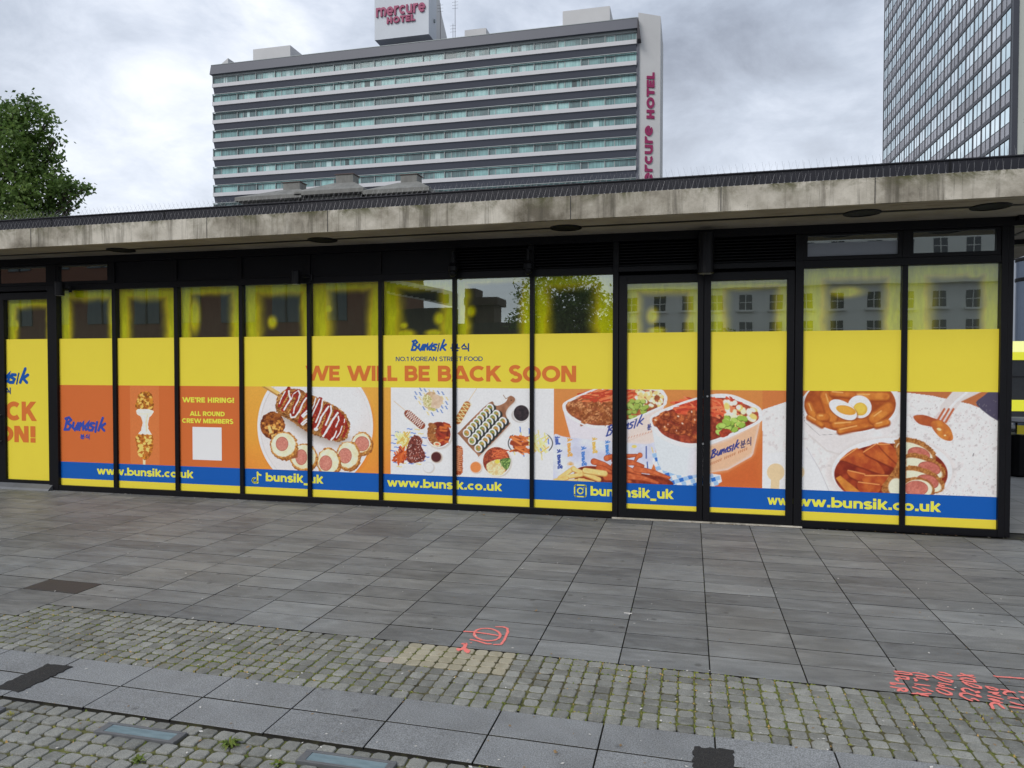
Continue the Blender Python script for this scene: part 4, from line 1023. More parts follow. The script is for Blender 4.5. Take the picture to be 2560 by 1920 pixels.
A = Art(-0.766, 1.095, YM+0.001, OT-0.003, ST); A.frame(1380, 960, .24412)
g = np.clip((A.y_-60)/1000, 0, 1)[..., None]; A.C = np.array([198, 120, 56.])*(1-g)+np.array([204, 100, 44.])*g
A.poly([(1700, 930), (2150, 640), (2200, 1100), (1500, 1100)], (186, 78, 34), soft=200, alpha=.7)
tubs(A)
A2F = lambda A: A.frame(1840, 860, .32550)
def ramen(A):
    A2F(A); m = A.x > 203
    edge = (A.y_ < 505-(A.x-203)*.335) & (A.x < 560)
    top = (A.y_ < 372+np.maximum(A.x-1300, 0)*.12+np.maximum(A.x-1500, 0)*.10+np.maximum(A.x-1800, 0)*.18)
    n_ = fbm(A.x/26, A.y_/26, 12, 3); base_ = np.array([222, 216, 214.])*np.ones_like(A.C); base_ = base_-(np.clip(n_-.60, 0, 1)*120)[..., None]
    ta = np.where((A.x > 1240) & (A.x < 1310) | True, 1, 1)
    A.C = np.where((m & ~edge)[..., None], base_, A.C); A.C = np.where((m & edge)[..., None], np.array([192, 104, 50.]), A.C)
    A.C = np.where((m & top & (A.x > 1240))[..., None], np.array([170, 92, 50.]), A.C)
    A.poly([(1990, 365), (2020, 365), (2020, 555), (1850, 470)], (62, 56, 76)); A.blob([(1850, 470), (1900, 400), (1990, 340), (2060, 340), (2060, 600)], (62, 56, 76))
    for k in range(260): A.ell(rng.uniform(1300, 2010), rng.uniform(430, 1180), rng.uniform(2, 5), 2.5, (138, 130, 128), rng.uniform(0, 180), alpha=.8)
    A.line([(1825, 842), (1820, 860)], 6, (70, 60, 66))
    # spoon on white card
    A.poly([(203, 850), (560, 800), (720, 1130), (203, 1130)], (226, 226, 234), soft=4); A.line([(545, 800), (640, 960), (715, 1130)], 5, (176, 172, 172), soft=5)
    A.ell(305, 985, 68, 68, (222, 188, 142)); A.poly([(268, 1040), (335, 1040), (330, 1130), (264, 1130)], (222, 188, 142)); A.ell(495, 985, 32, 42, (222, 188, 142))
    # bowl behind
    A.blob([(508, 520), (560, 700), (700, 800), (760, 850), (1000, 740), (1180, 690), (1255, 540), (1255, 460)], (224, 220, 220), tex=(120, 1.2, 2, (206, 198, 194)))
    A.line([(560, 700), (700, 820), (800, 850)], 6, (190, 182, 176), soft=14)
    A.ell(878, 470, 378, 214, (236, 232, 232)); A.ell(876, 462, 352, 214, (176, 84, 30), tex=(70, 2.2, 3, (140, 56, 20)))
    for (x0, y0, x1, y1, w_) in ((690, 400, 740, 560, 90), (560, 470, 600, 570, 60), (640, 560, 690, 560, 60), (760, 620, 1000, 600, 60), (800, 665, 1050, 610, 50), (1060, 570, 1170, 490, 90), (900, 400, 1150, 400, 70), (1080, 620, 1160, 600, 50), (560, 560, 660, 620, 40), (740, 375, 900, 390, 50)):
        A.line([(x0, y0+8), (x1, y1+8)], w_+4, (132, 52, 18), soft=14); A.line([(x0, y0), (x1, y1)], w_-8, (206, 122, 44), soft=18, tex=(50, 1.8, 3, (176, 84, 28))); A.line([(x0, y0-w_*.18), ((x0+x1)/2, (y0+y1)/2-w_*.18)], 8, (240, 186, 110), soft=8, alpha=.8)
    A.ell(950, 482, 92, 86, (232, 228, 226), 25); A.ell(955, 500, 54, 50, (206, 160, 50), 10); A.ell(952, 495, 44, 40, (222, 182, 66), soft=16)
    A.ell(826, 512, 120, 62, (120, 52, 20), 28, soft=12); A.ell(822, 505, 118, 62, (240, 238, 238), 30); A.ell(845, 508, 78, 34, (206, 136, 40), 14); A.ell(838, 505, 62, 26, (216, 152, 52), 14, soft=12)
    A.line([(512, 500), (530, 600), (640, 700), (800, 690)], 0.1, (0, 0, 0))
    A.ell(878, 470, 372, 212, (0, 0, 0), alpha=0)
    # front bowl
    A.ell(1190, 980, 478, 262, (196, 186, 180), soft=40, alpha=.7); A.ell(1198, 980, 462, 258, (232, 228, 228)); A.ell(1190, 1000, 436, 236, (150, 52, 24), tex=(60, 2.4, 4, (104, 26, 14)))
    A.poly([(745, 1000), (1650, 1000), (1500, 1300), (900, 1300)], (232, 228, 228), alpha=0)
    for p_ in ([(800, 890), (930, 800), (1080, 900), (1140, 1000), (1000, 960), (840, 900)], [(980, 830), (1080, 765), (1200, 860), (1250, 960), (1100, 900)], [(1090, 770), (1180, 770), (1260, 860), (1250, 930)], [(860, 970), (990, 1000), (980, 1060), (880, 1020)], [(990, 1010), (1170, 1010), (1120, 1090), (980, 1060)], [(940, 1060), (1100, 1080), (1090, 1140), (960, 1140)]):
        A.blob([(x, y+9) for x, y in p_], (100, 28, 14), soft=12); A.blob(p_, (186, 88, 34), soft=8, tex=(50, 2, 3, (150, 52, 24))); A.line([p_[0], p_[1]], 7, (226, 148, 80), soft=6)
    A.poly([(765, 1030), (800, 1010), (960, 1140), (850, 1140)], (206, 128, 46), soft=6, tex=(40, 1.5, 3, (180, 96, 34)))
    def half(x, y, rx, ry, sx, sy, srx, sry):
        A.ell(x, y, rx, ry, (176, 112, 54), 22, tex=(10, 2.6, 4, (132, 72, 30)), wob=(14, 7)); A.ell(x-4, y+14, rx-24, ry-24, (232, 216, 186), 22, soft=6); A.ell(sx, sy, srx+4, sry+4, (140, 58, 46), 14); A.ell(sx, sy, srx, sry, (196, 106, 88), 14, tex=(14, 1.5, 5, (166, 80, 66)))
    half(1375, 820, 172, 88, 1405, 846, 84, 48); half(1440, 940, 182, 84, 1485, 955, 84, 46); half(1430, 1040, 186, 86, 1470, 1058, 84, 50)
    A.blob([(1120, 1100), (1180, 1010), (1240, 900), (1230, 800), (1300, 770), (1290, 1160), (1150, 1160)], (176, 110, 52), tex=(12, 2.6, 4, (132, 72, 30)), wob=(14, 6)); A.ell(1230, 1100, 60, 70, (230, 216, 188), soft=10)
    A.ell(1395, 1110, 130, 88, (176, 112, 54), 10, tex=(10, 2.6, 4, (132, 72, 30)), wob=(14, 6)); A.ell(1395, 1118, 112, 76, (232, 216, 186), soft=6); A.ell(1383, 1110, 92, 60, (150, 62, 50)); A.ell(1383, 1110, 88, 57, (204, 116, 98), tex=(14, 1.5, 5, (170, 84, 70)))
    # fork
    A.line([(1860, 330), (1700, 400), (1620, 500)], 90, (206, 198, 194), soft=8, w2=110); A.poly([(1560, 520), (1660, 560), (1600, 640), (1500, 590)], (206, 190, 186), soft=8)
    A.line([(1800, 350), (1690, 440), (1600, 540)], 14, (236, 232, 232), soft=10)
    for x in (1540, 1575, 1610): A.line([(x+60, 500), (x, 600)], 16, (176, 84, 50), soft=6)
    A.blob([(1362, 555), (1440, 545), (1520, 570), (1600, 600), (1560, 640), (1480, 632), (1400, 610)], (176, 86, 40), tex=(40, 2, 3, (150, 60, 30)))
    A.blob([(1500, 600), (1570, 590), (1640, 640), (1668, 720), (1640, 745), (1570, 720), (1510, 650)], (200, 116, 42), tex=(40, 2, 3, (170, 80, 34))); A.ell(1560, 655, 18, 10, (240, 200, 140), 20, soft=4); A.ell(1605, 702, 9, 6, (240, 200, 140))
ramen(A)
A.build('food_picture', kiosk, label='picture of food tubs and checked cloth over the doors')
A = Art(1.262, 3.293, YM+0.001, OT-0.003, ST, bgc=(192, 104, 50)); ramen(A)
A.build('food_picture', kiosk, label='picture of two bowls with halved egg and a fork')

# sheet added behind the upper part of every pane: blurred yellow edges, dark middle
blobs = {1: [(0.30, 0.0, .03, .02)], 3: [(.22, .45, .13, .5)], 4: [(.42, .28, .10, .16)], 5: [(.22, .52, .10, .13)], 6: [(.28, .18, .08, .08), (.30, .02, .2, .12), (.80, .30, .11, .16), (.72, .04, .17, .08)], 7: [(.18, .42, .09, .14)], 8: [(.10, .62, .12, .22)], 9: [(.36, .34, .12, .22), (.42, .04, .17, .1)], 0: [(.16, .35, .10, .25)], 11: [(.45, .62, .25, .12)], 12: [(.75, .85, .15, .10)]}
for k, (a, c) in enumerate(ALL):
    zt = ZT if k not in (0, 9, 10) else 2.90
    A = Art(a-0.03, c+0.03, YT-0.03, zt+0.02, 0.022, y=GY+0.05)
    u = (A.X-a)/(c-a); v = (A.Z-YT)/(zt-YT); r_ = np.random.RandomState(k+40)
    wl, wr, wt = r_.uniform(.20, .34), r_.uniform(.16, .28), r_.uniform(.18, .30)
    if k == 7: wl, wr, wt = .20, .18, .12
    if k in (8, 11, 12): wt += .06; wl += .05; wr += .05
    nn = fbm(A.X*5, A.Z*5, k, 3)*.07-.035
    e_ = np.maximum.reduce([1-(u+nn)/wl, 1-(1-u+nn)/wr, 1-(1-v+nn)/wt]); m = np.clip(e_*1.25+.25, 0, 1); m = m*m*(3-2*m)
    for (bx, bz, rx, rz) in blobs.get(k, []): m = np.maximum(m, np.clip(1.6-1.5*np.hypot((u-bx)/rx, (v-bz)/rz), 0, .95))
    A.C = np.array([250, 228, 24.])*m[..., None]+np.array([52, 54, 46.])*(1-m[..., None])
    A.build('inner_sheet', kiosk, mat=M_inner)

# ------------------------------------------------------------------ lettering
def ribbon(pts, w_, cap='butt'):
    p = [np.array(q, float) for q in pts]; p = [p[0]]+[p[k] for k in range(1, len(p)) if np.hypot(*(p[k]-p[k-1])) > 1e-5]; n = len(p); L, R = [], []
    closed = np.allclose(p[0], p[-1]) and n > 3
    for k in range(n):
        if closed:
            d0 = p[k]-p[k-1 if k else n-2]; d1 = p[(k+1) if k < n-1 else 1]-p[k]
        else:
            d0 = p[k]-p[k-1] if k else p[1]-p[0]; d1 = p[k+1]-p[k] if k < n-1 else p[k]-p[k-1]
        d0 = d0/np.hypot(*d0); d1 = d1/np.hypot(*d1); t_ = d0+d1; lt = np.hypot(*t_)
        t_ = t_/lt if lt > 1e-6 else d1
        nn = np.array([-t_[1], t_[0]]); c_ = max(0.30, nn@np.array([-d0[1], d0[0]]))
        L.append(p[k]+nn*w_/2/c_); R.append(p[k]-nn*w_/2/c_)
    return [[L[k], R[k], R[k+1], L[k+1]] for k in range(n-1)]
def arc(cx, cy, rx, ry, a0, a1, n=14):
    return [(cx+rx*math.cos(math.radians(a0+(a1-a0)*k/n)), cy+ry*math.sin(math.radians(a0+(a1-a0)*k/n))) for k in range(n+1)]
def clipy(poly, lo, hi):
    for s_, lim in ((1, lo), (-1, hi)):
        o = []
        for k in range(len(poly)):
            a, b_ = poly[k-1], poly[k]; fa, fb = s_*(a[1]-lim), s_*(b_[1]-lim)
            if (fa >= 0) != (fb >= 0): q = fa/(fa-fb); o.append(a+(b_-a)*q)
            if fb >= 0: o.append(b_)
        poly = o
        if len(poly) < 3: return []
    return poly
def G(ch, t=.21):
    h = t/2; m = 1-h; x = .74; xr = x/2-h
    D = {
     'W': (1.46, [[(.06, 1.1), (.42, 0), (.73, .98), (1.04, 0), (1.40, 1.1)]]), 'E': (.72, [[(h, 0), (h, 1)], [(h, m), (.66, m)], [(h, .5), (.61, .5)], [(h, h), (.66, h)]]),
     'F': (.68, [[(h, 0), (h, 1)], [(h, m), (.64, m)], [(h, .48), (.58, .48)]]), 'I': (.30, [[(h+.02, 0), (h+.02, 1)]]), 'L': (.62, [[(h, 0), (h, 1)], [(h, h), (.60, h)]]),
     'B': (.80, [[(h, 0), (h, 1)], [(h, m), (.42, m)]+arc(.42, (m+.51)/2, .20, (m-.51)/2, 90, -90, 8)+[(h, .51)], [(h, .51), (.45, .51)]+arc(.45, (h+.51)/2, .22, (.51-h)/2, 90, -90, 8)+[(h, h)]]),
     'A': (.98, [[(.05, -.08), (.49, 1.02), (.93, -.08)], [(.26, .27), (.72, .27)]]), 'C': (.92, [arc(.50, .5, .50-h, .5-h, 48, 312, 18)]), 'K': (.86, [[(h, 0), (h, 1)], [(.16, .40), (.78, 1.1)], [(.34, .60), (.80, -.1)]]),
     'S': (.74, [arc(.36, .735, .36-h, .265-h*.55, 30, 270, 12)+arc(.37, .27, .37-h, .27-h*.5, 90, -150, 12)]), 'O': (1.02, [arc(.5, .5, .5-h, .5-h, 0, 360, 26)]),
     'N': (.88, [[(h, 0), (h, 1)], [(h*.9, 1.1), (.80-h*.9, -.1)], [(.80-h, 0), (.80-h, 1)]]), 'R': (.80, [[(h, 0), (h, 1)], [(h, m), (.44, m)]+arc(.44, (m+.43)/2, .23, (m-.43)/2, 90, -90, 8)+[(h, .43)], [(.40, .45), (.72, -.1)]]),
     'T': (.76, [[(.37, 0), (.37, 1)], [(.0, m), (.74, m)]]), 'D': (.88, [[(h, 0), (h, 1)], [(h, m), (.36, m)]+arc(.36, .5, .48-h*.9, .5-h, 90, -90, 12)+[(h, h)]]), 'H': (.86, [[(h, 0), (h, 1)], [(.78-h, 0), (.78-h, 1)], [(h, .5), (.78-h, .5)]]),
     'G': (.98, [arc(.50, .5, .50-h, .5-h, 42, 350, 18), [(.50, .44), (.97, .44)]]), 'U': (.84, [[(h, 1), (h, .38)]+arc(.39, .38, .39-h, .38-h, 180, 360, 12)+[(.78-h, 1)]]), 'M': (1.10, [[(h, 0), (h, 1)], [(h*.9, 1.08), (.52, .10), (1.04-h*.9, 1.08)], [(1.04-h, 0), (1.04-h, 1)]]),
     '1': (.46, [[(.28, 0), (.28, 1)], [(.0, .78), (.30, 1.0)]]), '.': (.30, [[(.02, t*.55), (.02+t*1.1, t*.55)]]), "'": (.26, [[(.12, .66), (.12, 1)]]), '!': (.34, [[(.13, .32), (.13, 1)], [(.13-h*1.1, t*.55), (.13+h*1.1, t*.55)]]), ' ': (.36, []),
     'w': (1.06, [[(.04, x+.08), (.29, 0), (.50, x-.06), (.71, 0), (.96, x+.08)]]), 'b': (.80, [[(h, 0), (h, 1.02)], arc(.41, x/2, .40-h, xr, 0, 360, 20)]), 'u': (.72, [[(h, x), (h, .30)]+arc(.34, .30, .34-h, .30-h*.8, 180, 360, 10), [(.66-h, 0), (.66-h, x)]]),
     'n': (.72, [[(h, 0), (h, x)], arc(.34, x-.32, .34-h, .32-h*.8, 180, 0, 10)+[(.68-h, 0)]]), 's': (.60, [arc(.29, .53, .27-h*.6, .21-h*.65, 20, 270, 10)+arc(.29, .21, .28-h*.6, .21-h*.6, 90, -160, 10)]), 'i': (.32, [[(h+.02, 0), (h+.02, x)], [(.02, .93), (.02+t, .93)]]),
     'k': (.70, [[(h, 0), (h, 1.02)], [(.16, .28), (.60, x+.08)], [(.28, .42), (.64, -.08)]]), 'c': (.68, [arc(.37, x/2, .37-h, xr, 50, 310, 16)]), 'o': (.78, [arc(.37, x/2, .37-h, xr, 0, 360, 20)]), '_': (.56, [[(.0, -.16), (.52, -.16)]]),
     'm': (1.10, [[(h, 0), (h, x)], arc(.34, x-.30, .30-h*.6, .30-h*.8, 180, 0, 8)+[(.58, 0)], arc(.78, x-.30, .30-h*.6, .30-h*.8, 180, 0, 8)+[(1.02-h, 0)]]), 'e': (.76, [arc(.37, x/2, .37-h, xr, 0, 320, 18), [(.10, x/2), (.70, x/2)]]), 'r': (.50, [[(h, 0), (h, x)], arc(.36, x-.32, .30-h*.6, .32-h*.8, 180, 60, 8)])}
    return D[ch]
LIMS = {'_': (-1, 1), 'i': (0, 1.1)}
def text_polys(s_, t=.21, ls=0.0):
    x = 0; out_ = []; ci = 0
    for ch in s_:
        w_, st = G(ch, t); lo, hi = (0, .74) if ch in 'wuns' or ch in 'cormek' and ch != 'k' else (0, 1.02)
        if ch == '_': lo, hi = -1, 1
        if ch == 'i': lo, hi = 0, 1.1
        if ch == '.': lo, hi = -.1, 1
        if ch in 'CGOS': lo, hi = -.05, 1.05
        if ch in 'cos': lo, hi = -.05, .8
        if ch.isupper() and ch not in 'CGOS': lo, hi = 0, 1
        for k, pl in enumerate(st):
            tt = t if ch not in '._!i' else t*1.1
            for q in ribbon(pl, tt):
                q = clipy(q, lo, hi)
                if q: out_.append(([(float(a)+x, float(b_)) for a, b_ in q], k))
        for e_ in range(len(out_)):
            if len(out_[e_]) == 2: out_[e_] = (*out_[e_], ci)
        x += w_+ls; ci += 1
    return out_, x-ls
NLET = [0]
def lettering(s_, x0, x1, z0, cap, m, t=.21, y=GY-0.0012, parent=kiosk, name='lettering', depth=0, ls=0.03, slope=0.0):
    P_, W_ = text_polys(s_, t, ls); sx = (x1-x0)/W_; NLET[0] += 1; line_ = empty('lettering'); line_.parent = parent; cur = {}
    for k, (q, _, ci) in enumerate(P_):
        bb = cur.setdefault(ci, MB())
        v = [(x0+a*sx, y-0.00005*(k % 16), z0+b_*cap+slope*a*sx) for a, b_ in q]
        if (q[1][0]-q[0][0])*(q[2][1]-q[0][1])-(q[1][1]-q[0][1])*(q[2][0]-q[0][0]) < 0: v = v[::-1]
        bb.add(v, [tuple(range(len(v)))], m)
    for bb in cur.values(): bb.build('letter', line_)
    return line_
def strokes(sts, org, ex, ez, w_, m, y=GY-0.0014, parent=kiosk, name='lettering', nrm=None):
    bb = MB(); k = 0
    for st in sts:
        p = [np.array([org[0]+a*ex[0]+c*ez[0], org[1]+a*ex[1]+c*ez[1]]) for a, c in st]
        for q in ribbon(p, w_): bb.add([(v[0], y-k*6e-5, v[1]) for v in q], [(0, 1, 2, 3)], m); 
        k += 1
        for v in p:
            bb.add([(v[0]+w_/2*math.cos(g_), y-k*6e-5, v[1]+w_/2*math.sin(g_)) for g_ in np.linspace(0, 2*math.pi, 9)[:-1]], [tuple(range(8))], m)
        k += 1
    return bb.build(name, parent)
lettering('WE WILL BE BACK SOON', -5.135, -1.371, 1.681, .205, M_orgT, .23)
lettering('NO.1 KOREAN STREET FOOD', -3.810, -2.604, 1.9465, .058, M_navy, .16)
strokes(LOGO, (-3.600, 2.080), (.148, 0), (.010, .140), .027, M_blueT); strokes(LOGO_I, (-3.600, 2.080), (.148, 0), (.010, .140), .018, M_navy)
strokes(HANGUL, (-3.030, 2.085), (.152, 0), (0, .086), .0185, M_navy)
lettering('www.bunsik.co.uk', -8.590, -6.935, .266, .112, M_yelT, .22)
lettering('bunsik_uk', -5.765, -4.880, .268, .118, M_yelT, .22)
strokes([[(.62, .0), (.62, 1.0)], [(.62, .98), (.74, .80), (.98, .74)]] + [arc(.34, .22, .28, .22, 90, 360, 14)], (-5.985, .240), (.145, 0), (0, .150), .024, M_yelT)
lettering('www.bunsik.co.uk', -3.932, -2.348, .270, .112, M_yelT, .22)
lettering('bun', -1.204, -0.905, .262, .118, M_yelT, .22)
lettering('nsik_uk', -0.800, -0.190, .262, .118, M_yelT, .22)
r_ = .026
strokes([[(0.16, 0), (.84, 0)]+arc(.84, .16, .16, .16, -90, 0, 5)+[(1, .84)]+arc(.84, .84, .16, .16, 0, 90, 5)+[(.16, 1)]+arc(.16, .84, .16, .16, 90, 180, 5)+[(0, .16)]+arc(.16, .16, .16, .16, 180, 270, 5), arc(.5, .5, .24, .24, 0, 360, 18), [(.76, .77), (.79, .77)]], (-1.405, .243), (.145, 0), (0, .145), .015, M_yelT)
lettering('www', 0.899, 1.240, .246, .112, M_yelT, .22)
lettering('ww.bunsik.co.uk', 1.222, 2.738, .244, .116, M_yelT, .22)
lettering("WE'RE HIRING!", -7.106, -6.254, 1.358, .074, M_yelT, .24)
lettering('ALL ROUND', -6.983, -6.410, 1.166, .066, M_yelT, .24)
lettering('CREW MEMBERS', -7.115, -6.275, 1.062, .066, M_yelT, .24)
sheet('white_card', -6.943, -6.466, .535, 1.007, GY-0.0012, M_white)
strokes(LOGO+LOGO_I, (-9.195, .905), (.226, 0), (.014, .200), .040, M_blueO); strokes(HANGUL, (-8.880, .793), (.100, 0), (0, .064), .015, M_blueO)
# door at the left edge
strokes(LOGO, (-10.75, 1.610), (.272, 0), (.02, .225), .050, M_blueT); strokes(LOGO_I, (-10.75, 1.610), (.272, 0), (.02, .225), .028, M_navy)
strokes(HANGUL, (-10.40, 1.462), (.145, 0), (0, .080), .020, M_navy)
lettering('CK', -10.275, -9.690, 1.040, .295, M_orgT, .25)
lettering('ON!', -10.47, -9.690, .708, .252, M_orgT, .25)
# ================================================================== THINGS ON THE SHOP
def cyl_light(x, y, z0, z1, r, label, arm=None):
    root = empty('wall_light', (x, y, z0)); tag(root, label, 'wall light', 'black cylinder lights on the shop front')
    bb = MB(); bb.lathe([(r*.92, 0.0), (r, .006), (r, z1-z0-.006), (r*.92, z1-z0)], (0, 0, 0), M_black, 20); bb.build('housing', root, smooth=False)
    bb = MB(); bb.lathe([(r*.8, -.004), (r*.8, .0)], (0, 0, 0), M_lens, 16); bb.build('lens', root)
    if arm: bb = MB(); bb.tube((0, 0, (z1-z0)*.55), arm, .012, .012, M_black, 8); bb.tube((arm[0], arm[1], arm[2]-.04), (arm[0], arm[1], arm[2]+.04), .022, .022, M_black, 8); bb.build('bracket', root)
    return root
v = at_y(740, 700, -0.14); cyl_light(v[0], -0.14, 2.985, 3.165, .058, 'small black cylinder light on a bracket over the plate picture', (.16, .13, .10))
v = at_y(149, 713, -0.14); cyl_light(v[0], -0.14, 2.92, 3.12, .064, 'small black cylinder light on the left door post', (.06, .13, .10))
v = at_y(1764, 670, -0.15); cyl_light(v[0], -0.16, 2.965, 3.44, .095, 'large black cylinder light between the two middle doors')
for (px, py, lab) in ((1132, 676, 'dome camera hanging at the head post over the table picture'), (1320, 672, 'dome camera hanging at the head post left of the double door')):
    v = at_y(px, py, -0.13); root = empty('security_camera', (v[0], -0.13, 3.0)); tag(root, 'black '+lab, 'security camera', 'dome cameras on the shop front')
    bb = MB(); bb.lathe([(.02, .20), (.02, .34)], (0, 0, 0), M_black, 10); bb.tube((0, 0, .33), (0, .13, .33), .016, .016, M_black, 8); bb.build('arm', root)
    bb = MB(); bb.lathe([(.055, .09), (.062, .10), (.062, .15), (.045, .17), (.03, .20)], (0, 0, 0), M_black, 16); bb.build('housing', root)
    bb = MB(); bb.lathe([(.012, .02), (.036, .035), (.050, .06), (.054, .09)], (0, 0, 0), simple('dome plastic', (.02, .02, .022), .08, 0, .1, 5, .9) if 'dome plastic' not in MATS and False else M_black, 16); bb.build('dome', root, smooth=True)
# soffit downlights
for k, (x, y) in enumerate(((-7.746, -.381), (-4.606, -.40), (-1.428, -.50), (1.754, -.644), (2.95, -.665), (-10.9, -.33))):
    if k == 5: continue
    y = gyl(x)+0.01
    root = empty('soffit_light', (x, y, 3.5036)); tag(root, ('round recessed light in the soffit, %s' % ('farthest left', 'second from the left', 'above the white edge of the table picture', 'second from the right', 'farthest right')[k]), 'downlight', 'recessed lights in the soffit')
    bb = MB(); n = 24
    v_ = [(.185*math.cos(6.2832*j/n), .185*math.sin(6.2832*j/n), -.012) for j in range(n)]+[(.150*math.cos(6.2832*j/n), .150*math.sin(6.2832*j/n), -.014) for j in range(n)]+[(.188*math.cos(6.2832*j/n), .188*math.sin(6.2832*j/n), -.001) for j in range(n)]
    bb.add(v_, [(j, (j+1) % n, n+(j+1) % n, n+j) for j in range(n)]+[(2*n+j, 2*n+(j+1) % n, (j+1) % n, j) for j in range(n)], M_black); bb.build('trim_ring', root)
    bb = MB(); bb.add([(.150*math.cos(6.2832*j/n), .150*math.sin(6.2832*j/n), -.009) for j in range(n)], [tuple(range(n))[::-1]], M_void); bb.build('glass', root)

# bird spikes: a row on the slab edge and a row on the coping
def spikes(name_, label, yoff, z, pitch, h, x0, x1, lean):
    root = empty('bird_spikes', (x0, fy(x0)+yoff, z)); tag(root, label, 'bird spikes', 'bird spike strips along the roof edge')
    bb = MB(); ln = x1-x0; bb.hexa([(0, -.006, 0), (ln, -.006+SH*ln, 0), (ln, .006+SH*ln, 0), (0, .006, 0), (0, -.006, .004), (ln, -.006+SH*ln, .004), (ln, .006+SH*ln, .004), (0, .006, .004)], M_spike)
    bb.build('base_strip', root); mes = []
    for v_ in range(4):
        q = MB(); rr = np.random.RandomState(v_+int(z*10))
        for (dx_, dy_) in ((-.022+rr.uniform(-.008, .008), -.035), (.018+rr.uniform(-.01, .01), .03)):
            q.tube((0, 0, 0), (dx_, dy_+lean, h*rr.uniform(.88, 1.05)), .0010, .0008, M_spike, 4, False)
        q.box(-.008, .008, -.009, .009, .003, .009, M_spike)
        mes.append(q.mesh('spike'))
    n = int((x1-x0)/pitch)
    for k in range(n): inst('spike', mes[k % 4] if random.random() < .7 else random.choice(mes), root, (k*pitch, SH*k*pitch, 0), random.uniform(-.12, .12))
spikes('', 'lower strip of wire bird spikes standing on the concrete roof edge', .030, 3.7625, .062, .105, -12.4, 3.3, -.01)
spikes('', 'upper strip of wire bird spikes on top of the dark roof coping', .10, 3.9145, .066, .090, -12.4, 4.6, 0)

# grey hipped roof cowls standing beyond the coping
t = NT('weathered lead'); n = t.noise(3, 5, .6, t.pos()); t.base(t.ramp(t.math('ADD', t.math('MULTIPLY', n, .5), t.math('MULTIPLY', t.noise(12, 4, .6, t.pos((1, 1, .3))), .5)), [(.35, (.13, .13, .12)), (.6, (.21, .21, .195))])); t.set(.75); M_lead = t.m
M_cap = simple('cowl cap', (.08, .05, .045), .6)
for (x0, x1, ze, zt, vx0, vx1, zv, lab) in ((-10.1, -8.42, 5.70, 5.88, -9.08, -8.66, 6.05, 'left one, lowest'), (-8.60, -6.92, 5.745, 5.96, -7.76, -7.34, 6.15, 'middle one, tallest'), (-6.94, -5.42, 5.68, 5.88, -6.20, -5.82, 6.05, 'right one')):
    root = empty('roof_cowl', ((x0+x1)/2, 6.1, 3.80)); tag(root, 'grey hip roofed ventilation cowl above the roof edge, '+lab, 'roof cowl', 'grey cowls behind the shop roof')
    cx = (x0+x1)/2; hw = (x1-x0)/2; vh0, vh1 = vx0-cx, vx1-cx; zo = 3.77
    bb = MB(); bb.box(-hw+.12, hw-.12, -.3, .6, 0, ze-.12-zo, M_lead); bb.build('plinth', root)
    bb = MB(); Rr = lambda a, c, d, e_, z: [(a, d, z-zo), (c, d, z-zo), (c, e_, z-zo), (a, e_, z-zo)]
    bb.add(Rr(-hw, hw, -.45, .75, ze-.09)+Rr(-hw, hw, -.45, .75, ze)+Rr(vh0-.05, vh1+.05, -.14, .24, zt), [(3, 2, 1, 0), (0, 1, 5, 4), (1, 2, 6, 5), (2, 3, 7, 6), (3, 0, 4, 7), (4, 5, 9, 8), (5, 6, 10, 9), (6, 7, 11, 10), (7, 4, 8, 11), (8, 9, 10, 11)], M_lead)
    bb.build('hipped_roof', root, bevel=.006)
    bb = MB(); bb.box(vh0, vh1, -.10, .20, zt-zo-.02, zv-zo, M_lead); bb.build('vent_box', root, bevel=.004)
    bb = MB(); bb.box(vh0-.02, vh1+.02, -.12, .22, zv-zo, zv-zo+.018, M_cap); bb.build('cap', root)

# ================================================================== HOTEL SLAB BLOCK
M_hwhite = simple('white sill cladding', (.48, .48, .50), .5, 0, .06, .2)
M_hgrey = simple('grey spandrel cladding', (.066, .072, .096), .5, 0, .12, .15)
M_hwall = simple('pale rendered wall', (.50, .50, .50), .8, 0, .10, .25)
M_hsign = simple('pale blue grey cladding', (.50, .53, .57), .7, 0, .10, .3)
M_alum = simple('pale aluminium', (.24, .27, .275), .45, .2, .1, 1)
M_hdark = simple('dark soffit', (.05, .045, .05), .8)
t = NT('teal window glass'); oi = t.n('ShaderNodeObjectInfo').outputs['Random']
p = t.pos(); wv = t.noise(1.0, 3, .6, t.pos((6.0, 1, .12))); bg_ = t.noise(.33, 3, .6, t.n('ShaderNodeVectorMath', {0: p, 1: (0, 0, 0)}, operation='ADD').outputs[0])
f = t.math('ADD', t.math('MULTIPLY', wv, .55), t.math('ADD', t.math('MULTIPLY', bg_, .5), t.math('MULTIPLY_ADD', oi, .34, -.22)))
t.base(t.ramp(f, [(.32, (.045, .090, .095)), (.48, (.12, .245, .245)), (.62, (.22, .42, .41)), (.8, (.34, .53, .51))])); t.set(.22, 0, .9); M_teal = t.m
hotel = empty('hotel_building', (-43.5, 108, 0)); tag(hotel, 'long slab hotel with teal window bands and white and grey stripes', 'hotel')
HO = Vector((-43.5, 108, 0))
def hb(name, x0, x1, y0, y1, z0, z1, m, parent=hotel):
    return _hb(name, x0, x1, y0, y1, z0, z1, m, parent)
def _hb(name, x0, x1, y0, y1, z0, z1, m, parent):
    bb = MB(); bb.box(x0-HO.x, x1-HO.x, y0-HO.y, y1-HO.y, z0, z1, m); return bb.build(name, parent)
HX0, HX1 = -79.15, -7.95
hb('core_wall', HX0+.2, HX1-.2, 100.7, 114, 0, 52.0, M_hdark)
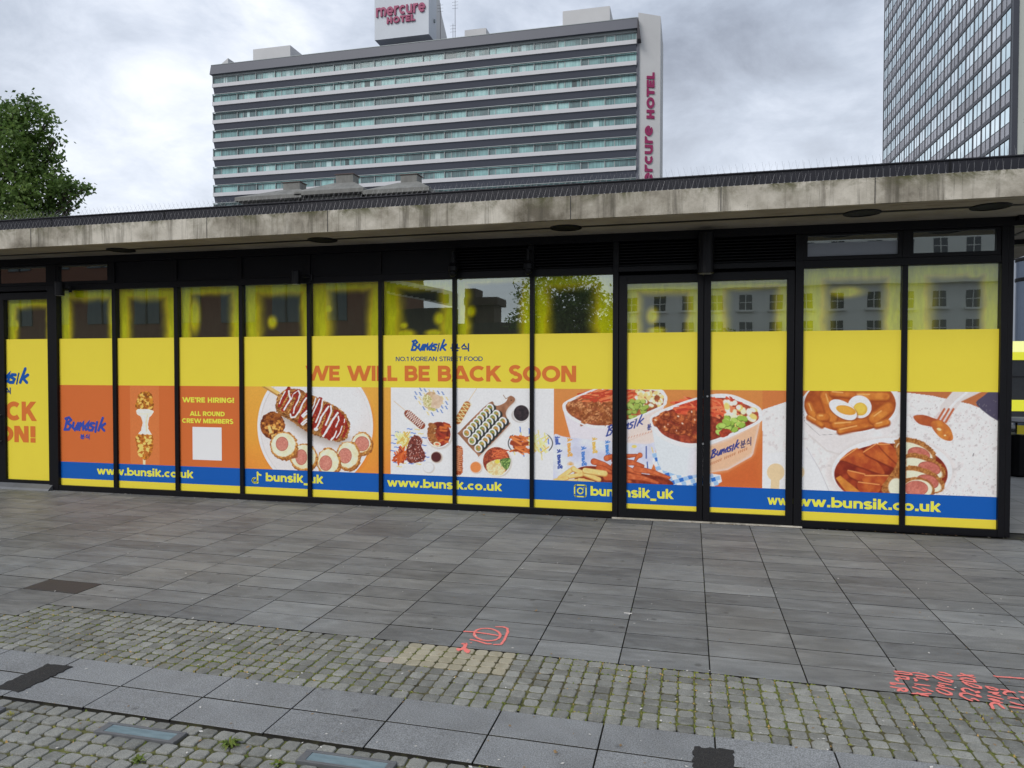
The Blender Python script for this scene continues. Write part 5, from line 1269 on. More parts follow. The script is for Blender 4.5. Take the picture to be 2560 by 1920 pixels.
ed = [HX0, -74.47]+[-74.47+3.565*k for k in range(1, 9)]+[-41.26]+[-37.68+3.585*k for k in range(0, 8)]+[HX1]
ed[9] = -45.95
ed = sorted(set(round(v, 3) for v in ed))
FZ = [49.94-3.065*k for k in range(0, 13)]
pb = MB(); pb.hexa([(HX0-.2-HO.x, 99.35-HO.y, 51.42), (HX1+.2-HO.x, 99.35-HO.y, 51.42), (HX1+.2-HO.x, 114.2-HO.y, 51.42), (HX0-.2-HO.x, 114.2-HO.y, 51.42), (HX0-HO.x, 99.5-HO.y, 52.95), (HX1+.1-HO.x, 99.5-HO.y, 52.95), (HX1+.1-HO.x, 114.2-HO.y, 52.95), (HX0-HO.x, 114.2-HO.y, 52.95)], M_hgrey); pb.build('parapet', hotel)
hb('parapet_flashing', HX0, HX1+.1, 99.45, 99.8, 52.95, 53.03, M_alum)
M_curt = simple('pale curtain', (.42, .55, .55), .7); M_twd = simple('dark room', (.035, .06, .065), .3)
WIN = {}
def window_meshes(wd, h, kind_):
    key = (round(wd, 2), kind_)
    if key in WIN: return WIN[key]
    f = MB(); fw = .07
    sp = wd*.31 if kind_ else wd*.5
    f.box(0, fw, 0, .12, 0, h, M_alum); f.box(wd-fw, wd, 0, .12, 0, h, M_alum); f.box(fw, wd-fw, 0, .12, 0, fw, M_alum); f.box(fw, wd-fw, 0, .12, h-fw, h, M_alum); f.box(sp, sp+fw, 0.01, .12, fw, h-fw, M_alum)
    f.box(-.05, .05, -.14, 0, -.0, h+.28, M_alum)
    p1 = MB(); p1.add([(fw, .09, fw), (sp, .09, fw), (sp, .09, h-fw), (fw, .09, h-fw)], [(0, 1, 2, 3)], M_teal)
    p2 = MB(); p2.add([(sp+fw, .08, fw), (wd-fw, .08, fw), (wd-fw, .08, h-fw), (sp+fw, .08, h-fw)], [(0, 1, 2, 3)], M_teal)
    o = MB(); e_ = .05; o.box(fw, sp, .0, .05, fw, fw+e_, M_alum); o.box(fw, sp, 0, .05, h-fw-e_, h-fw, M_alum); o.box(sp-e_, sp, 0, .05, fw+e_, h-fw-e_, M_alum); o.box(fw, fw+e_, 0, .05, fw+e_, h-fw-e_, M_alum)
    WIN[key] = (f.mesh('window_frame'), p1.mesh('pane'), p2.mesh('pane'), o.mesh('opening_frame')); return WIN[key]
for k, z in enumerate(FZ):
    # white sill, grey spandrel leaning back, thin light ledge
    bb = MB(); X_, x_ = HX1-HO.x, HX0-HO.x; Y_ = 100-HO.y
    bb.box(x_, X_, Y_-.28, Y_+.6, z-.60, z, M_hwhite); bb.build('white_band', hotel)
    bb = MB(); bb.hexa([(x_+.1, Y_+.25, z-1.60), (X_-.05, Y_+.25, z-1.60), (X_-.05, Y_+.7, z-1.60), (x_+.1, Y_+.7, z-1.60), (x_+.1, Y_-.12, z-.603), (X_-.05, Y_-.12, z-.603), (X_-.05, Y_+.7, z-.603), (x_+.1, Y_+.7, z-.603)], M_hgrey); bb.build('grey_band', hotel)
    if z > 22:
        for j in range(len(ed)-1):
            bb = MB(); bb.box(ed[j+1]-.02-HO.x, ed[j+1]+.02-HO.x, Y_-.285, Y_-.27, z-.60, z, M_alum)
    bb = MB(); bb.box(x_, X_, Y_-.22, Y_-.14, z-1.80, z-1.70, M_alum); bb.box(x_, X_, Y_-.2, Y_+.6, z-1.95, z-1.90, M_teal); bb.build('ledge_rail', hotel)
    if z > 24:
        top = 1.12 if k else 1.30
        for j in range(len(ed)-1):
            wd = ed[j+1]-ed[j]; me = window_meshes(wd, top if k else 1.12, (j*7+k*3) % 11 != 0)
            o = inst('window', me[0], hotel, (ed[j]-HO.x, 100-HO.y+.05, z)); 
            for q, nm in ((me[1], 'pane'), (me[2], 'pane'), (me[3], 'opening_frame')): inst(nm, q, o, (0, 0, 0))
            rr_ = random.random()
            if rr_ < .22:
                cw = wd*random.uniform(.12, .3); cx_ = random.uniform(wd*.38, wd*.62); cb = MB(); cb.box(cx_, cx_+cw, .06, .07, .08, top-.1, M_curt if rr_ < .14 else M_twd); cb.build('curtain', o)
hb('head_frame', HX0, HX1, 99.9, 100.6, 51.08, 51.42, M_alum)
hb('corner_column', HX1-.05, HX1+.35, 100.1, 114, 0, 51.42, M_hgrey)
# splayed white end wall carrying the upright sign
import math as _m
wa = Vector((-7.55, 100.35, 0)); wb = Vector((-4.58, 101.55, 0))
wd_ = (wb-wa); pr = MB()
def P3(v, z): return (v.x-HO.x, v.y-HO.y, z)
wc = Vector((-4.58, 112, 0)); wdd = Vector((-8.2, 112, 0)); we = Vector((-8.75, 102.4, 0)); w0 = Vector((-7.75, 100.3, 0))
poly = [w0, wb, wc, wdd]
n = len(poly); zs_ = [54.05, 53.75, 53.75, 54.05]
pr.add([P3(v, 0) for v in poly]+[P3(v, z) for v, z in zip(poly, zs_)], [(3, 2, 1, 0), (4, 5, 6, 7)]+[(k, (k+1) % n, n+(k+1) % n, n+k) for k in range(n)], M_hwall); pr.build('end_wall', hotel)
fin = MB(); fin.hexa([(HX1+.15-HO.x, 98.8-HO.y, 49.6), (HX1+.65-HO.x, 98.9-HO.y, 49.6), (HX1+.65-HO.x, 100.3-HO.y, 49.6), (HX1+.15-HO.x, 100.3-HO.y, 49.6), (HX1+.15-HO.x, 99.4-HO.y, 52.95), (HX1+.25-HO.x, 99.4-HO.y, 52.95), (HX1+.25-HO.x, 100.3-HO.y, 52.95), (HX1+.15-HO.x, 100.3-HO.y, 52.95)], M_hdark); fin.build('parapet_return', hotel)
# roof blocks
for (x0, x1, y0, y1, z1_, m) in ((-75.35, -68.05, 106, 113, 58.0, M_hwall), (-36.25, -32.6, 106, 110, 57.1, M_hwall), (-20.0, -12.55, 106, 111.5, 58.3, M_hwall)): hb('roof_plant_room', x0, x1, y0, y1, 52, z1_, m)
wdg = MB(); wdg.add([(-81+HO.x*0-HO.x+1.5, 101-HO.y, 52.9), (-76.9-HO.x, 101-HO.y, 52.9), (-76.9-HO.x, 101-HO.y, 54.6), (-79.5-HO.x, 104-HO.y, 52.9), (-76.9-HO.x, 104-HO.y, 52.9), (-76.9-HO.x, 104-HO.y, 54.6)], [(0, 1, 2), (5, 4, 3), (0, 2, 5, 3), (1, 4, 5, 2), (0, 3, 4, 1)], M_hwall); wdg.build('roof_wedge', hotel)
# sign block: cantilevered box with raking flank
sb = MB(); x0, x1 = -49.9-HO.x, -40.63-HO.x; y0, y1 = 101-HO.y, 104.6-HO.y
sb.hexa([(x0, y0, 54.76), (x1, y0, 54.76), (x1, y1, 54.76), (x0, y1, 54.76), (x0, y0, 66), (x1, y0, 66), (x1, y1, 66), (x0, y1, 66)], M_hsign)
sbo = sb.build('sign_block', hotel)
sb = MB(); y2 = 113-HO.y; sb.add([(x0+2.0, y1, 52), (x1, y1, 52), (x1, y2+1.2, 52), (x0+2, y2+1.2, 52), (x0+2, y1, 66), (x1, y1, 66), (x1, y1+2.6, 60.6), (x1, y2+1.2, 54.0), (x0+2, y2+1.2, 54.0), (x0+2, y1+2.6, 60.6)], [(0, 3, 2, 1), (0, 1, 5, 4), (1, 2, 7, 6, 5), (4, 5, 6, 9), (9, 6, 7, 8), (2, 3, 8, 7), (3, 0, 4, 9, 8)], M_hwall); sb.build('sign_block_tail', hotel)
for (sx, sy, hgt) in ((-39.4, 103, 8.4), (-37.6, 104, 5.4), (-36.9, 103, 8.6)):
    ms_ = MB(); ms_.tube((sx-HO.x, sy-HO.y, 52), (sx-HO.x, sy-HO.y, 52+hgt), .05, .035, M_hdark, 6)
    for q in range(3): ms_.tube((sx-HO.x-.5, sy-HO.y, 52+hgt-.3-.5*q), (sx-HO.x+.5, sy-HO.y, 52+hgt-.3-.5*q), .018, .018, M_hdark, 4)
    ms_.build('aerial', hotel)
lb = MB(); lb.box(x1, x1+.25, 103.2-HO.y, 103.5-HO.y, 57.6, 58.1, M_alum); lb.build('floodlight', hotel)
# raised letters
def raised(s_, org, ex, ez, nrm, w_, cap, depth, t_, ls=.05):
    P_, W_ = text_polys(s_, t_, ls); cur = {}; line_ = empty('sign_letters'); line_.parent = hotel; ex = Vector(ex); ez = Vector(ez); nrm = Vector(nrm); org = Vector(org)
    for k, (q, _, ci) in enumerate(P_):
        bb = cur.setdefault(ci, MB())
        pts = [org+ex*(a*w_/W_)+ez*(b_*cap) for a, b_ in q]; n = len(pts); d = depth+.002*(k % 12)
        bb.add([p-HO for p in pts]+[p+nrm*d-HO for p in pts], [tuple(range(n, 2*n))]+[(j, (j+1) % n, n+(j+1) % n, n+j) for j in range(n)], M_redT)
    for bb in cur.values(): bb.build('letter', line_)
    return line_
raised('mercure', (-49.55, 101.0, 58.30), (1, 0, 0), (0, 0, 1), (0, -1, 0), 8.45, 1.95, .25, .19)
raised('HOTEL', (-47.70, 101.0, 57.05), (1, 0, 0), (0, 0, 1), (0, -1, 0), 4.85, 1.02, .25, .26)
wdir = (wb-w0).normalized(); nrm = Vector((wdir.y, -wdir.x, 0))
def upl(s_, z0, z1, cap, off, t_): 
    o_ = w0+wdir*(off); return raised(s_, (o_.x, o_.y, z0), (0, 0, 1), (-wdir.x, -wdir.y, 0), tuple(nrm), z1-z0, cap, .15, t_)
upl('HOTEL', 38.65, 45.45, 1.18, 2.48, .26)
upl('mercure', 26.9, 37.65, 1.62, 2.25, .20)

# ================================================================== GLASS OFFICE TOWER (right)
TX, TY0, PIT, FH = 30.236, 72.15, 2.443, 3.13
tower = empty('office_tower', (40, 96, 0)); TO = Vector((40, 96, 0)); tag(tower, 'tall office tower with glass and grey spandrel grid on its long side', 'office tower')
M_tdark = simple('dark bronze mullion', (.035, .037, .048), .4, .2, .2, .3)
t = NT('sky blue tower glass'); oi = t.n('ShaderNodeObjectInfo').outputs['Random']; at = t.n('ShaderNodeAttribute', attribute_name='tint').outputs['Fac']; r = t.math('FRACT', t.math('ADD', oi, at))
t.base(t.mix(r, (.70, .84, .85), (.92, 1.0, .99))); t.set(.06, 1.0, 1.0); M_tglass = t.m
t = NT('grey spandrel glass'); oi = t.n('ShaderNodeObjectInfo').outputs['Random']; at = t.n('ShaderNodeAttribute', attribute_name='tint').outputs['Fac']; r = t.math('FRACT', t.math('ADD', oi, at))
t.base(t.mix(r, (.26, .25, .265), (.44, .43, .45))); t.set(.25, .5, .8); M_tspan = t.m
M_tface = simple('pale green precast panel', (.36, .38, .345), .8, 0, .06, .4)
M_tline = simple('panel joint', (.13, .14, .13), .8)
def tb(name, x0, x1, y0, y1, z0, z1, m, parent=tower):
    bb = MB(); bb.box(x0-TO.x, x1-TO.x, y0-TO.y, y1-TO.y, z0, z1, m); return bb.build(name, parent)
tb('core', TX+.35, 60, TY0+.3, 121.1, 0, 78, M_tdark)
tb('corner_trim', TX-.05, TX+.45, TY0-.45, TY0-.05, 0, 78, M_tdark)
tb('front_wall', TX+.46, 60, TY0-.30, TY0+.29, 0, 78, M_tface)
for k in range(0, 24):
    z = 3.36+k*3.19
    for dz in (0, .30): tb('panel_joint', TX+1.0, 60, TY0-.306, TY0-.29, z-.03+dz, z+.03+dz, M_tline)
FLZ = [31.37-.2+(k-9)*3.19 for k in range(0, 24)]   # undersides of the grey spandrels
gm = MB(); hh_ = PIT/2-.04
for q in (0, 1): gm.add([(0, .03+q*(PIT/2), 0), (0, .03+q*(PIT/2)+hh_-.02, 0), (0, .03+q*(PIT/2)+hh_-.02, 1.50), (0, .03+q*(PIT/2), 1.50)], [(3, 2, 1, 0)], M_tglass)
g_me = gm.mesh('glass'); gm2 = MB(); gm2.add([(0, .03, 0), (0, PIT-.05, 0), (0, PIT-.05, 1.17), (0, .03, 1.17)], [(3, 2, 1, 0)], M_tspan); s_me = gm2.mesh('spandrel_panel')
cells = []
for i in range(20):
    for k, z in enumerate(FLZ):
        y = TY0+.12+i*PIT
        cells.append((y, z))
def seen(y, z):
    d = np.array([TX, y+1.2, z+1.5])-CAM; zc = d@_fw; px = 1280+F_PX*(d@_r2)/zc; py = 960-F_PX*(d@_u2)/zc
    return -40 < py < 450 and px < 2600
cells.sort(key=lambda c: (not seen(*c), c[0])); restg = MB()
nv = sum(seen(*c) for c in cells)
for n_, (y, z) in enumerate(cells):
    if n_ < min(nv, 290):
        inst('window', g_me, tower, (TX-TO.x, y-TO.y, z+1.21)); inst('spandrel_panel', s_me, tower, (TX-TO.x+.002, y-TO.y, z+.01))
    else:
        for q, m in ((gm, M_tglass), (gm2, M_tspan)):
            restg.add([(a+TX-TO.x, c+y-TO.y, e_+z+(1.21 if m is M_tglass else .01)) for a, c, e_ in q.v], q.f, m, random.uniform(.01, .99))
r = restg.build('window_field', tower); r['kind'] = 'stuff'
for k, z in enumerate(FLZ):
    tb('floor_band', TX-.05, TX+.3, TY0-.04, 121.0, z-.38, z-.0, M_tdark)
    tb('sill_rail', TX-.03, TX+.1, TY0-.04, 121.0, z+1.165, z+1.215, M_tdark)
for i in range(21):
    y = TY0+.08+i*PIT; tb('mullion', TX-.07, TX+.2, y-.06, y+.06, 0, 78, M_tdark)
    if i < 20: tb('mullion', TX-.03, TX+.1, y+PIT/2-.03+.04, y+PIT/2+.03+.04, 0, 78, M_tdark)

# ================================================================== TREES
def leaf_mat(name, c0, c1, c2):
    t = NT(name); at = t.n('ShaderNodeAttribute', attribute_name='tint').outputs['Fac']
    c = t.ramp(at, [(0, c0), (.55, c1), (1.0, c2)]); t.base(c); t.set(.55, 0, .35)
    tl = t.n('ShaderNodeBsdfTranslucent'); t.l(c, tl.inputs['Color']); ms = t.n('ShaderNodeMixShader', {0: .42, 1: t.b.outputs[0], 2: tl.outputs[0]}); t.l(ms.outputs[0], t.o.inputs[0]); return t.m
M_leaf = leaf_mat('sycamore leaves', (.035, .072, .018), (.115, .195, .045), (.22, .31, .080))
M_bark = simple('bark', (.045, .036, .028), .9, 0, .4, 8)
def crown(root, clumps, nleaf, L, mat, seed, name='crown'):
    rs = np.random.RandomState(seed); C_ = []; Nn = []; T_ = []
    for (cx, cy, cz, r, tn) in clumps:
        n = int(nleaf*r*r); 
        # sprays: short twigs carrying a fan of leaves, most of them near the surface of the clump
        ns = max(3, n//16)
        d = rs.normal(size=(ns, 3)); d /= np.linalg.norm(d, axis=1)[:, None]; rad = r*rs.uniform(.35, 1.08, (ns, 1))**.7
        P0 = np.array([cx, cy, cz])+d*rad*np.array([1, 1, .82])
        P_ = (P0[:, None, :]+rs.normal(size=(ns, 16, 3))*L*np.array([1.7, 1.7, 1.0])).reshape(-1, 3)
        C_.append(P_); T_.append(np.clip(np.repeat(rs.normal(tn, .13, ns), 16)+rs.normal(0, .10, ns*16), 0.01, 1))
    P_ = np.concatenate(C_); T_ = np.concatenate(T_); N = len(P_)
    a = rs.normal(size=(N, 3))+np.array([0, 0, .9]); a /= np.linalg.norm(a, axis=1)[:, None]; u = np.cross(a, rs.normal(size=(N, 3))); u /= np.linalg.norm(u, axis=1)[:, None]; v = np.cross(a, u)
    s1 = L*rs.uniform(.55, 1.1, (N, 1)); V = np.stack([P_-u*s1, P_+v*s1*.55+u*s1*.1, P_+u*s1*.9, P_-v*s1*.55], 1).reshape(-1, 3)
    me = bpy.data.meshes.new(name); me.vertices.add(N*4); me.vertices.foreach_set('co', V.ravel()); me.loops.add(N*4); me.loops.foreach_set('vertex_index', np.arange(N*4, dtype=np.int32)); me.polygons.add(N); me.polygons.foreach_set('loop_start', np.arange(0, N*4, 4, dtype=np.int32))
    me.update(calc_edges=True); at = me.attributes.new('tint', 'FLOAT', 'FACE'); at.data.foreach_set('value', T_.astype(np.float32)); me.materials.append(mat)
    o = bpy.data.objects.new(name, me); COL.objects.link(o); o.parent = root; return o
def tree(name, base, label, clumps, nleaf, L, mat, seed, trunk=.35, fork=4.0, group=None):
    root = empty(name, base); tag(root, label, 'tree', group); bb = MB(); B_ = Vector(base)
    bb.tube((0, 0, -.2), (.1, 0, fork), trunk, trunk*.7, M_bark, 10); rs = random.Random(seed)
    for (cx, cy, cz, r, tn) in clumps:
        c = Vector((cx, cy, cz))-B_; mid = Vector((c.x*.35, c.y*.35, fork+(c.z-fork)*.45))
        bb.tube((.1, 0, fork*.96), mid, trunk*.32, trunk*.16, M_bark, 6); bb.tube(mid, c, trunk*.16, .03, M_bark, 6)
        for q in range(3): bb.tube(c*.8+mid*.2, c+Vector((rs.uniform(-1, 1), rs.uniform(-1, 1), rs.uniform(-.4, .9)))*r*.8, .05, .012, M_bark, 4)
    bb.build('trunk', root); o = crown(root, [(c[0]-B_.x, c[1]-B_.y, c[2]-B_.z, c[3], c[4]) for c in clumps], nleaf, L, mat, seed); return root
def TC(px, py, Y, r, tn): v = at_y(px, py, Y); return (v[0], Y, v[2], r, tn)
cl = [TC(-60, 300, 22, 1.7, .5), TC(15, 290, 21.5, .95, .5), TC(75, 262, 22, .55, .35), TC(60, 320, 21.5, .95, .55), TC(112, 305, 22, .60, .55), TC(30, 370, 20.8, 1.1, .62), TC(90, 365, 22, .95, .5), TC(138, 352, 22, .28, .4), TC(-50, 390, 21.5, 1.6, .5),
      TC(118, 400, 22, .65, .4), TC(60, 420, 21.2, 1.0, .58), TC(0, 450, 22, 1.2, .30), TC(115, 445, 22, .85, .52), TC(150, 465, 21.6, .75, .50), TC(186, 470, 21.6, .56, .45), TC(207, 474, 21.6, .32, .42), TC(75, 480, 21.0, 1.0, .66), TC(20, 500, 21, 1.0, .45), TC(150, 505, 22, .55, .38), TC(184, 515, 22, .28, .35),
      TC(120, 530, 22, .8, .3), TC(-60, 490, 22, 1.6, .4), TC(60, 560, 21.5, 1.5, .3), TC(-140, 360, 23, 2.4, .5), TC(-150, 500, 23, 2.4, .45)]
tree('sycamore_tree', (cl[0][0]-.6, 22.3, 0), 'large dark green broadleaf tree rising over the left end of the roof', cl, 760, .15, M_leaf, 4, .38, 5.5)
M_leaf2 = leaf_mat('pale green leaves', (.05, .08, .02), (.10, .15, .035), (.17, .22, .06))
cl = [TC(60, 548, 17, .75, .6), TC(-10, 555, 17, .8, .6), TC(118, 552, 17, .42, .5), TC(150, 556, 17, .3, .45)]
tree('young_tree', (cl[0][0], 17, 0), 'paler green treetop just above the roof edge at far left', cl, 1200, .08, M_leaf2, 6, .15, 4.0)

# ================================================================== STRIP OF STREET PAST THE RIGHT CORNER
M_bluegrey = simple('blue grey paint', (.075, .100, .150), .45, 0, .12, 3)
post = empty('tram_stop_column', (11.6, 18.0, 0)); tag(post, 'blue grey painted column behind the right corner of the shop', 'column')
v0 = at_y(2541, 760, 18.0)[0]; zt_ = at_y(2541, 645, 18.0)[2]; rr_ = .52; cxp = v0+rr_-11.6
bb = MB(); bb.lathe([(rr_, 0), (rr_, zt_-.1), (rr_-.04, zt_)], (cxp, 0, 0), M_bluegrey, 28); bb.build('shaft', post)
for zy in (705, 655): bb = MB(); zz_ = at_y(2541, zy, 18.0)[2]; bb.lathe([(rr_+.01, 0), (rr_+.03, .02), (rr_+.03, .10), (rr_+.01, .12)], (cxp, 0, zz_), M_black2, 28); bb.build('band', post)
lt = MB(); z0_ = at_y(2555, 640, 18.0)[2]; x0_ = cxp-rr_+.18; lt.hexa([(x0_, -.6, z0_), (x0_+1.2, -.6, z0_), (x0_+1.2, 0, z0_), (x0_, 0, z0_), (x0_-.12, -.7, z0_+.42), (x0_+1.3, -.7, z0_+.42), (x0_+1.3, 0, z0_+.5), (x0_-.12, 0, z0_+.5)], M_black); lt.build('lamp_head', post)
# litter bin
bn = empty('litter_bin', (5.62, 5.35, 0)); tag(bn, 'black round litter bin behind the right corner with yellow labels', 'litter bin')
bb = MB(); bb.lathe([(.30, 0), (.32, .03), (.32, .70), (.30, .72)], (0, 0, 0), M_black, 24); bb.build('body', bn)
bb = MB(); bb.lathe([(.33, .93), (.34, .95), (.26, 1.0)], (0, 0, 0), M_grey, 24); bb.build('lid', bn)
for g_ in (-2.0, -1.2, -2.8):
    bb = MB(); bb.box(-.07, .07, -.004, .004, 0, .15, M_yel); o = bb.build('label', bn, (.322*math.cos(g_), .322*math.sin(g_), .735)); o.rotation_euler = (0, 0, g_+math.pi/2)
for g_ in (0, 1.57, 3.14, 4.71): bb = MB(); bb.tube((.26*math.cos(g_), .26*math.sin(g_), .70), (.28*math.cos(g_), .28*math.sin(g_), .94), .02, .02, M_black, 6); bb.build('strut', bn)
# yellow tram passing behind
M_tram = vinyl('tram yellow', (236, 222, 60), .3); M_tram2 = vinyl('tram cream yellow', (246, 238, 140), .3)
M_twin = simple('tram window', (.012, .014, .018), .08, 0, .2, 3, .9)
tr = empty('tram', (14, 15, 0)); tag(tr, 'yellow tram with dark windows glimpsed past the right corner', 'tram')
def rb(name, x0, x1, y0, y1, z0, z1, m, b_=0.0, parent=None): bb = MB(); bb.box(x0-14, x1-14, y0-15, y1-15, z0, z1, m); return bb.build(name, parent or tr, bevel=b_)
TX0, TX1 = 8.2, 22.0
bodyt = rb('body', TX0, TX1, 13.95, 16.6, .34, .66+.0, M_twin); rb('lower_panel', TX0, TX1, 13.93, 16.62, .661, .975, M_tram, .01)
rb('window_band', TX0, TX1, 13.97, 16.58, .976, 2.08, M_twin); rb('upper_panel', TX0, TX1, 13.93, 16.62, 2.081, 2.30, M_tram, .01)
rf = MB(); rf.hexa([(TX0-14, 13.93-15, 2.301), (TX1-14, 13.93-15, 2.301), (TX1-14, 16.62-15, 2.301), (TX0-14, 16.62-15, 2.301), (TX0+.3-14, 14.25-15, 2.62), (TX1-.3-14, 14.25-15, 2.62), (TX1-.3-14, 16.3-15, 2.62), (TX0+.3-14, 16.3-15, 2.62)], M_tram2); rf.build('roof', tr, bevel=.02)
for k in range(6): rb('window_frame', TX0+.3+k*2.2, TX0+.36+k*2.2, 13.955, 13.975, .98, 2.07, M_black2)
rb('window_rail', TX0, TX1, 13.955, 13.972, 1.60, 1.64, M_black2)
for k in range(4):
    bb = MB(); bb.tube((TX0+1.5+k*3.2-14, 14.1-15, .33), (TX0+1.5+k*3.2-14, 14.25-15, .33), .33, .33, M_black2, 20); bb.build('wheel', tr)
# pale building and shrub far behind the tram
fb = empty('pale_building', (20, 40, 0)); tag(fb, 'pale blue grey building glimpsed behind the tram at the right edge', 'building')
bb = MB(); bb.box(-3.2, 30, -9, 8, 0, 13, simple('pale blue render', (.40, .43, .48), .8, 0, .05, .5)); bb.build('wall', fb)
for k in range(5):
    bb = MB(); bb.box(-2+k*3, -.6+k*3, -9.06, -9.0, 3, 5, M_twin); bb.build('window', fb)
cl = [(15.4, 26, 2.9, 1.1, .6), (16.6, 26, 2.3, 1.2, .5), (14.6, 26, 1.8, .9, .6), (18, 26, 2.6, 1.3, .5), (13.8, 26, 1.2, .8, .6)]
tree('hedge_tree', (16, 26.2, 0), 'light green shrub tree glimpsed above the tram', cl, 800, .09, M_leaf2, 8, .12, 1.2)
for k, (z0, z1) in enumerate(((6.15, 6.1), (5.1, 5.0), (4.35, 4.7))):
    bb = MB(); bb.tube((8, 17.2, z0+.9), (26, 17.0, z1+.9), .018, .018, M_black2, 5); o = bb.build('overhead_wire'); tag(o, ('overhead tram wire beside the column, %s' % ('uppermost', 'middle', 'lowest')[k]), 'wire', 'overhead wires over the tram')

# ================================================================== PAINT MARKS, LITTER
def mark(ox, oy, s_, sts, w_, root, seed=0, z=.0026):
    rs = np.random.RandomState(seed)
    for n_, st in enumerate(sts):
        bb = MB(); P_ = [at_z(ox+a*s_, oy+c*s_)[:2] for a, c in st]; k = 0
        # resample with ragged width like sprayed paint
        Q = []
        for a, c in zip(P_[:-1], P_[1:]):
            L_ = max(1, int(np.hypot(*(c-a))/.008))
            for j in range(L_): Q.append(a+(c-a)*j/L_)
        Q.append(P_[-1]); Q = [q+rs.normal(0, .0008, 2) for q in Q]
        Lq, Rq = [], []
        for j in range(len(Q)):
            d = Q[min(j+1, len(Q)-1)]-Q[max(j-1, 0)]; d = d/(np.hypot(*d)+1e-9); nn = np.array([-d[1], d[0]]); ww = w_/2*rs.uniform(.8, 1.15)*(.6 if j in (0, len(Q)-1) else 1)
            Lq.append(Q[j]+nn*ww); Rq.append(Q[j]-nn*ww)
        zz_ = z+.00012*n_
        for j in range(len(Q)-1): bb.add([(*Rq[j], zz_+.00001*j), (*Rq[j+1], zz_+.00001*j), (*Lq[j+1], zz_+.00001*j), (*Lq[j], zz_+.00001*j)], [(0, 1, 2, 3)], M_paint)
        bb.build('stroke', root)
m1 = empty('paint_marking', (0, 0, 0)); tag(m1, 'red sprayed survey mark, circle and bracket, beside the sand coloured setts', 'paint marking')
EL = [(1050+0, 150)]+[(1170-118*math.cos(g_), 172-56*math.sin(g_)) for g_ in np.linspace(0, 6.2832, 26)]
EL = [(1172-120*math.cos(g_)+14*math.sin(g_), 174-56*math.sin(g_)-12*math.cos(g_)*0-14*math.cos(g_)) for g_ in np.linspace(0, 6.2832, 26)]
mark(900, 1540, .27125, [[(950, 143), (1055, 150), (1180, 168), (1285, 186)], EL, [(1245, 103), (1320, 103), (1358, 118), (1362, 150), (1330, 225), (1300, 266), (1225, 266)], [(1010, 218), (1090, 235), (1170, 260), (1215, 262)], [(1018, 248), (1030, 252)]], .019, m1, 1)
mark(900, 1540, .27125, [[(935, 262), (975, 256), (965, 290), (930, 312)], [(900, 300), (912, 318), (960, 300), (1000, 322), (990, 345)], [(950, 290), (985, 335)]], .026, m1, 2)
m2 = empty('paint_marking', (0, 0, 0)); tag(m2, 'block of red sprayed survey figures on the slabs at the right edge', 'paint marking')
S2 = [[(205, 362), (330, 368), (470, 390), (482, 418), (400, 410), (230, 385)], [(215, 425), (330, 440), (430, 455), (430, 490), (340, 478), (290, 465), (245, 480), (285, 520)], [(145, 535), (250, 548), (380, 562)], [(150, 555), (250, 572)], [(155, 600), (240, 615), (330, 628), (385, 620), (410, 650), (400, 675), (350, 672), (310, 640), (270, 672)],
      [(495, 385), (600, 395), (690, 412), (745, 440), (690, 448), (590, 435), (540, 432)], [(520, 470), (560, 500), (540, 520)], [(560, 465), (660, 478), (735, 492), (700, 502)], [(525, 560), (650, 575), (775, 592)], [(530, 580), (560, 590)], [(495, 605), (600, 640), (700, 672), (650, 660)], [(640, 620), (740, 655), (820, 680)], [(480, 708), (600, 712), (790, 712)], [(560, 690), (640, 730), (755, 748)],
      [(895, 378), (990, 392), (1080, 425), (1098, 440), (990, 430), (870, 412)], [(800, 430), (880, 475), (980, 515), (1090, 540), (1118, 515), (1040, 495), (950, 470), (870, 450)], [(890, 545), (1000, 562), (1095, 582)], [(870, 580), (960, 620), (1030, 625), (1145, 655)], [(900, 570), (1000, 600)], [(855, 635), (900, 630), (1010, 668), (1095, 705), (1090, 730), (1030, 728), (920, 695), (865, 655)],
      [(1230, 395), (1320, 432), (1465, 470)], [(1185, 440), (1300, 432), (1440, 432)], [(1220, 485), (1330, 520), (1470, 535), (1440, 500), (1320, 475), (1240, 480)], [(1260, 520), (1330, 570), (1430, 615), (1550, 635), (1540, 605), (1430, 570), (1300, 540)], [(1300, 690), (1265, 650), (1290, 630), (1360, 640), (1440, 675), (1520, 695), (1500, 672)], [(1520, 700), (1460, 700)], [(1430, 830), (1340, 800), (1240, 745), (1245, 712), (1330, 708), (1430, 735), (1550, 770), (1480, 725)], [(1400, 800), (1450, 790), (1520, 830)],
      [(1610, 600), (1700, 615), (1800, 645), (1790, 665), (1700, 650), (1630, 612)], [(1655, 690), (1740, 700), (1820, 700), (1740, 722), (1860, 755)], [(1640, 745), (1780, 775), (1895, 805)], [(1660, 790), (1760, 825), (1890, 860)], [(1700, 790), (1840, 830)], [(1740, 955), (1705, 880), (1760, 850), (1830, 885), (1910, 950)], [(1700, 860), (1850, 870)],
      [(1840, 650), (1940, 665), (2080, 710), (2040, 690), (1930, 690), (1900, 715), (1940, 738)], [(1955, 790), (2000, 800)], [(1960, 770), (2060, 785), (2140, 800)], [(1995, 845), (2100, 880), (2212, 900)], [(2130, 690), (2212, 700)], [(1985, 920), (2100, 935), (2212, 955)], [(2180, 760), (2212, 800)], [(1738, 440), (1800, 458), (2000, 470), (2300, 495)]]
mark(2200, 1620, .16275, S2, .017, m2, 3)
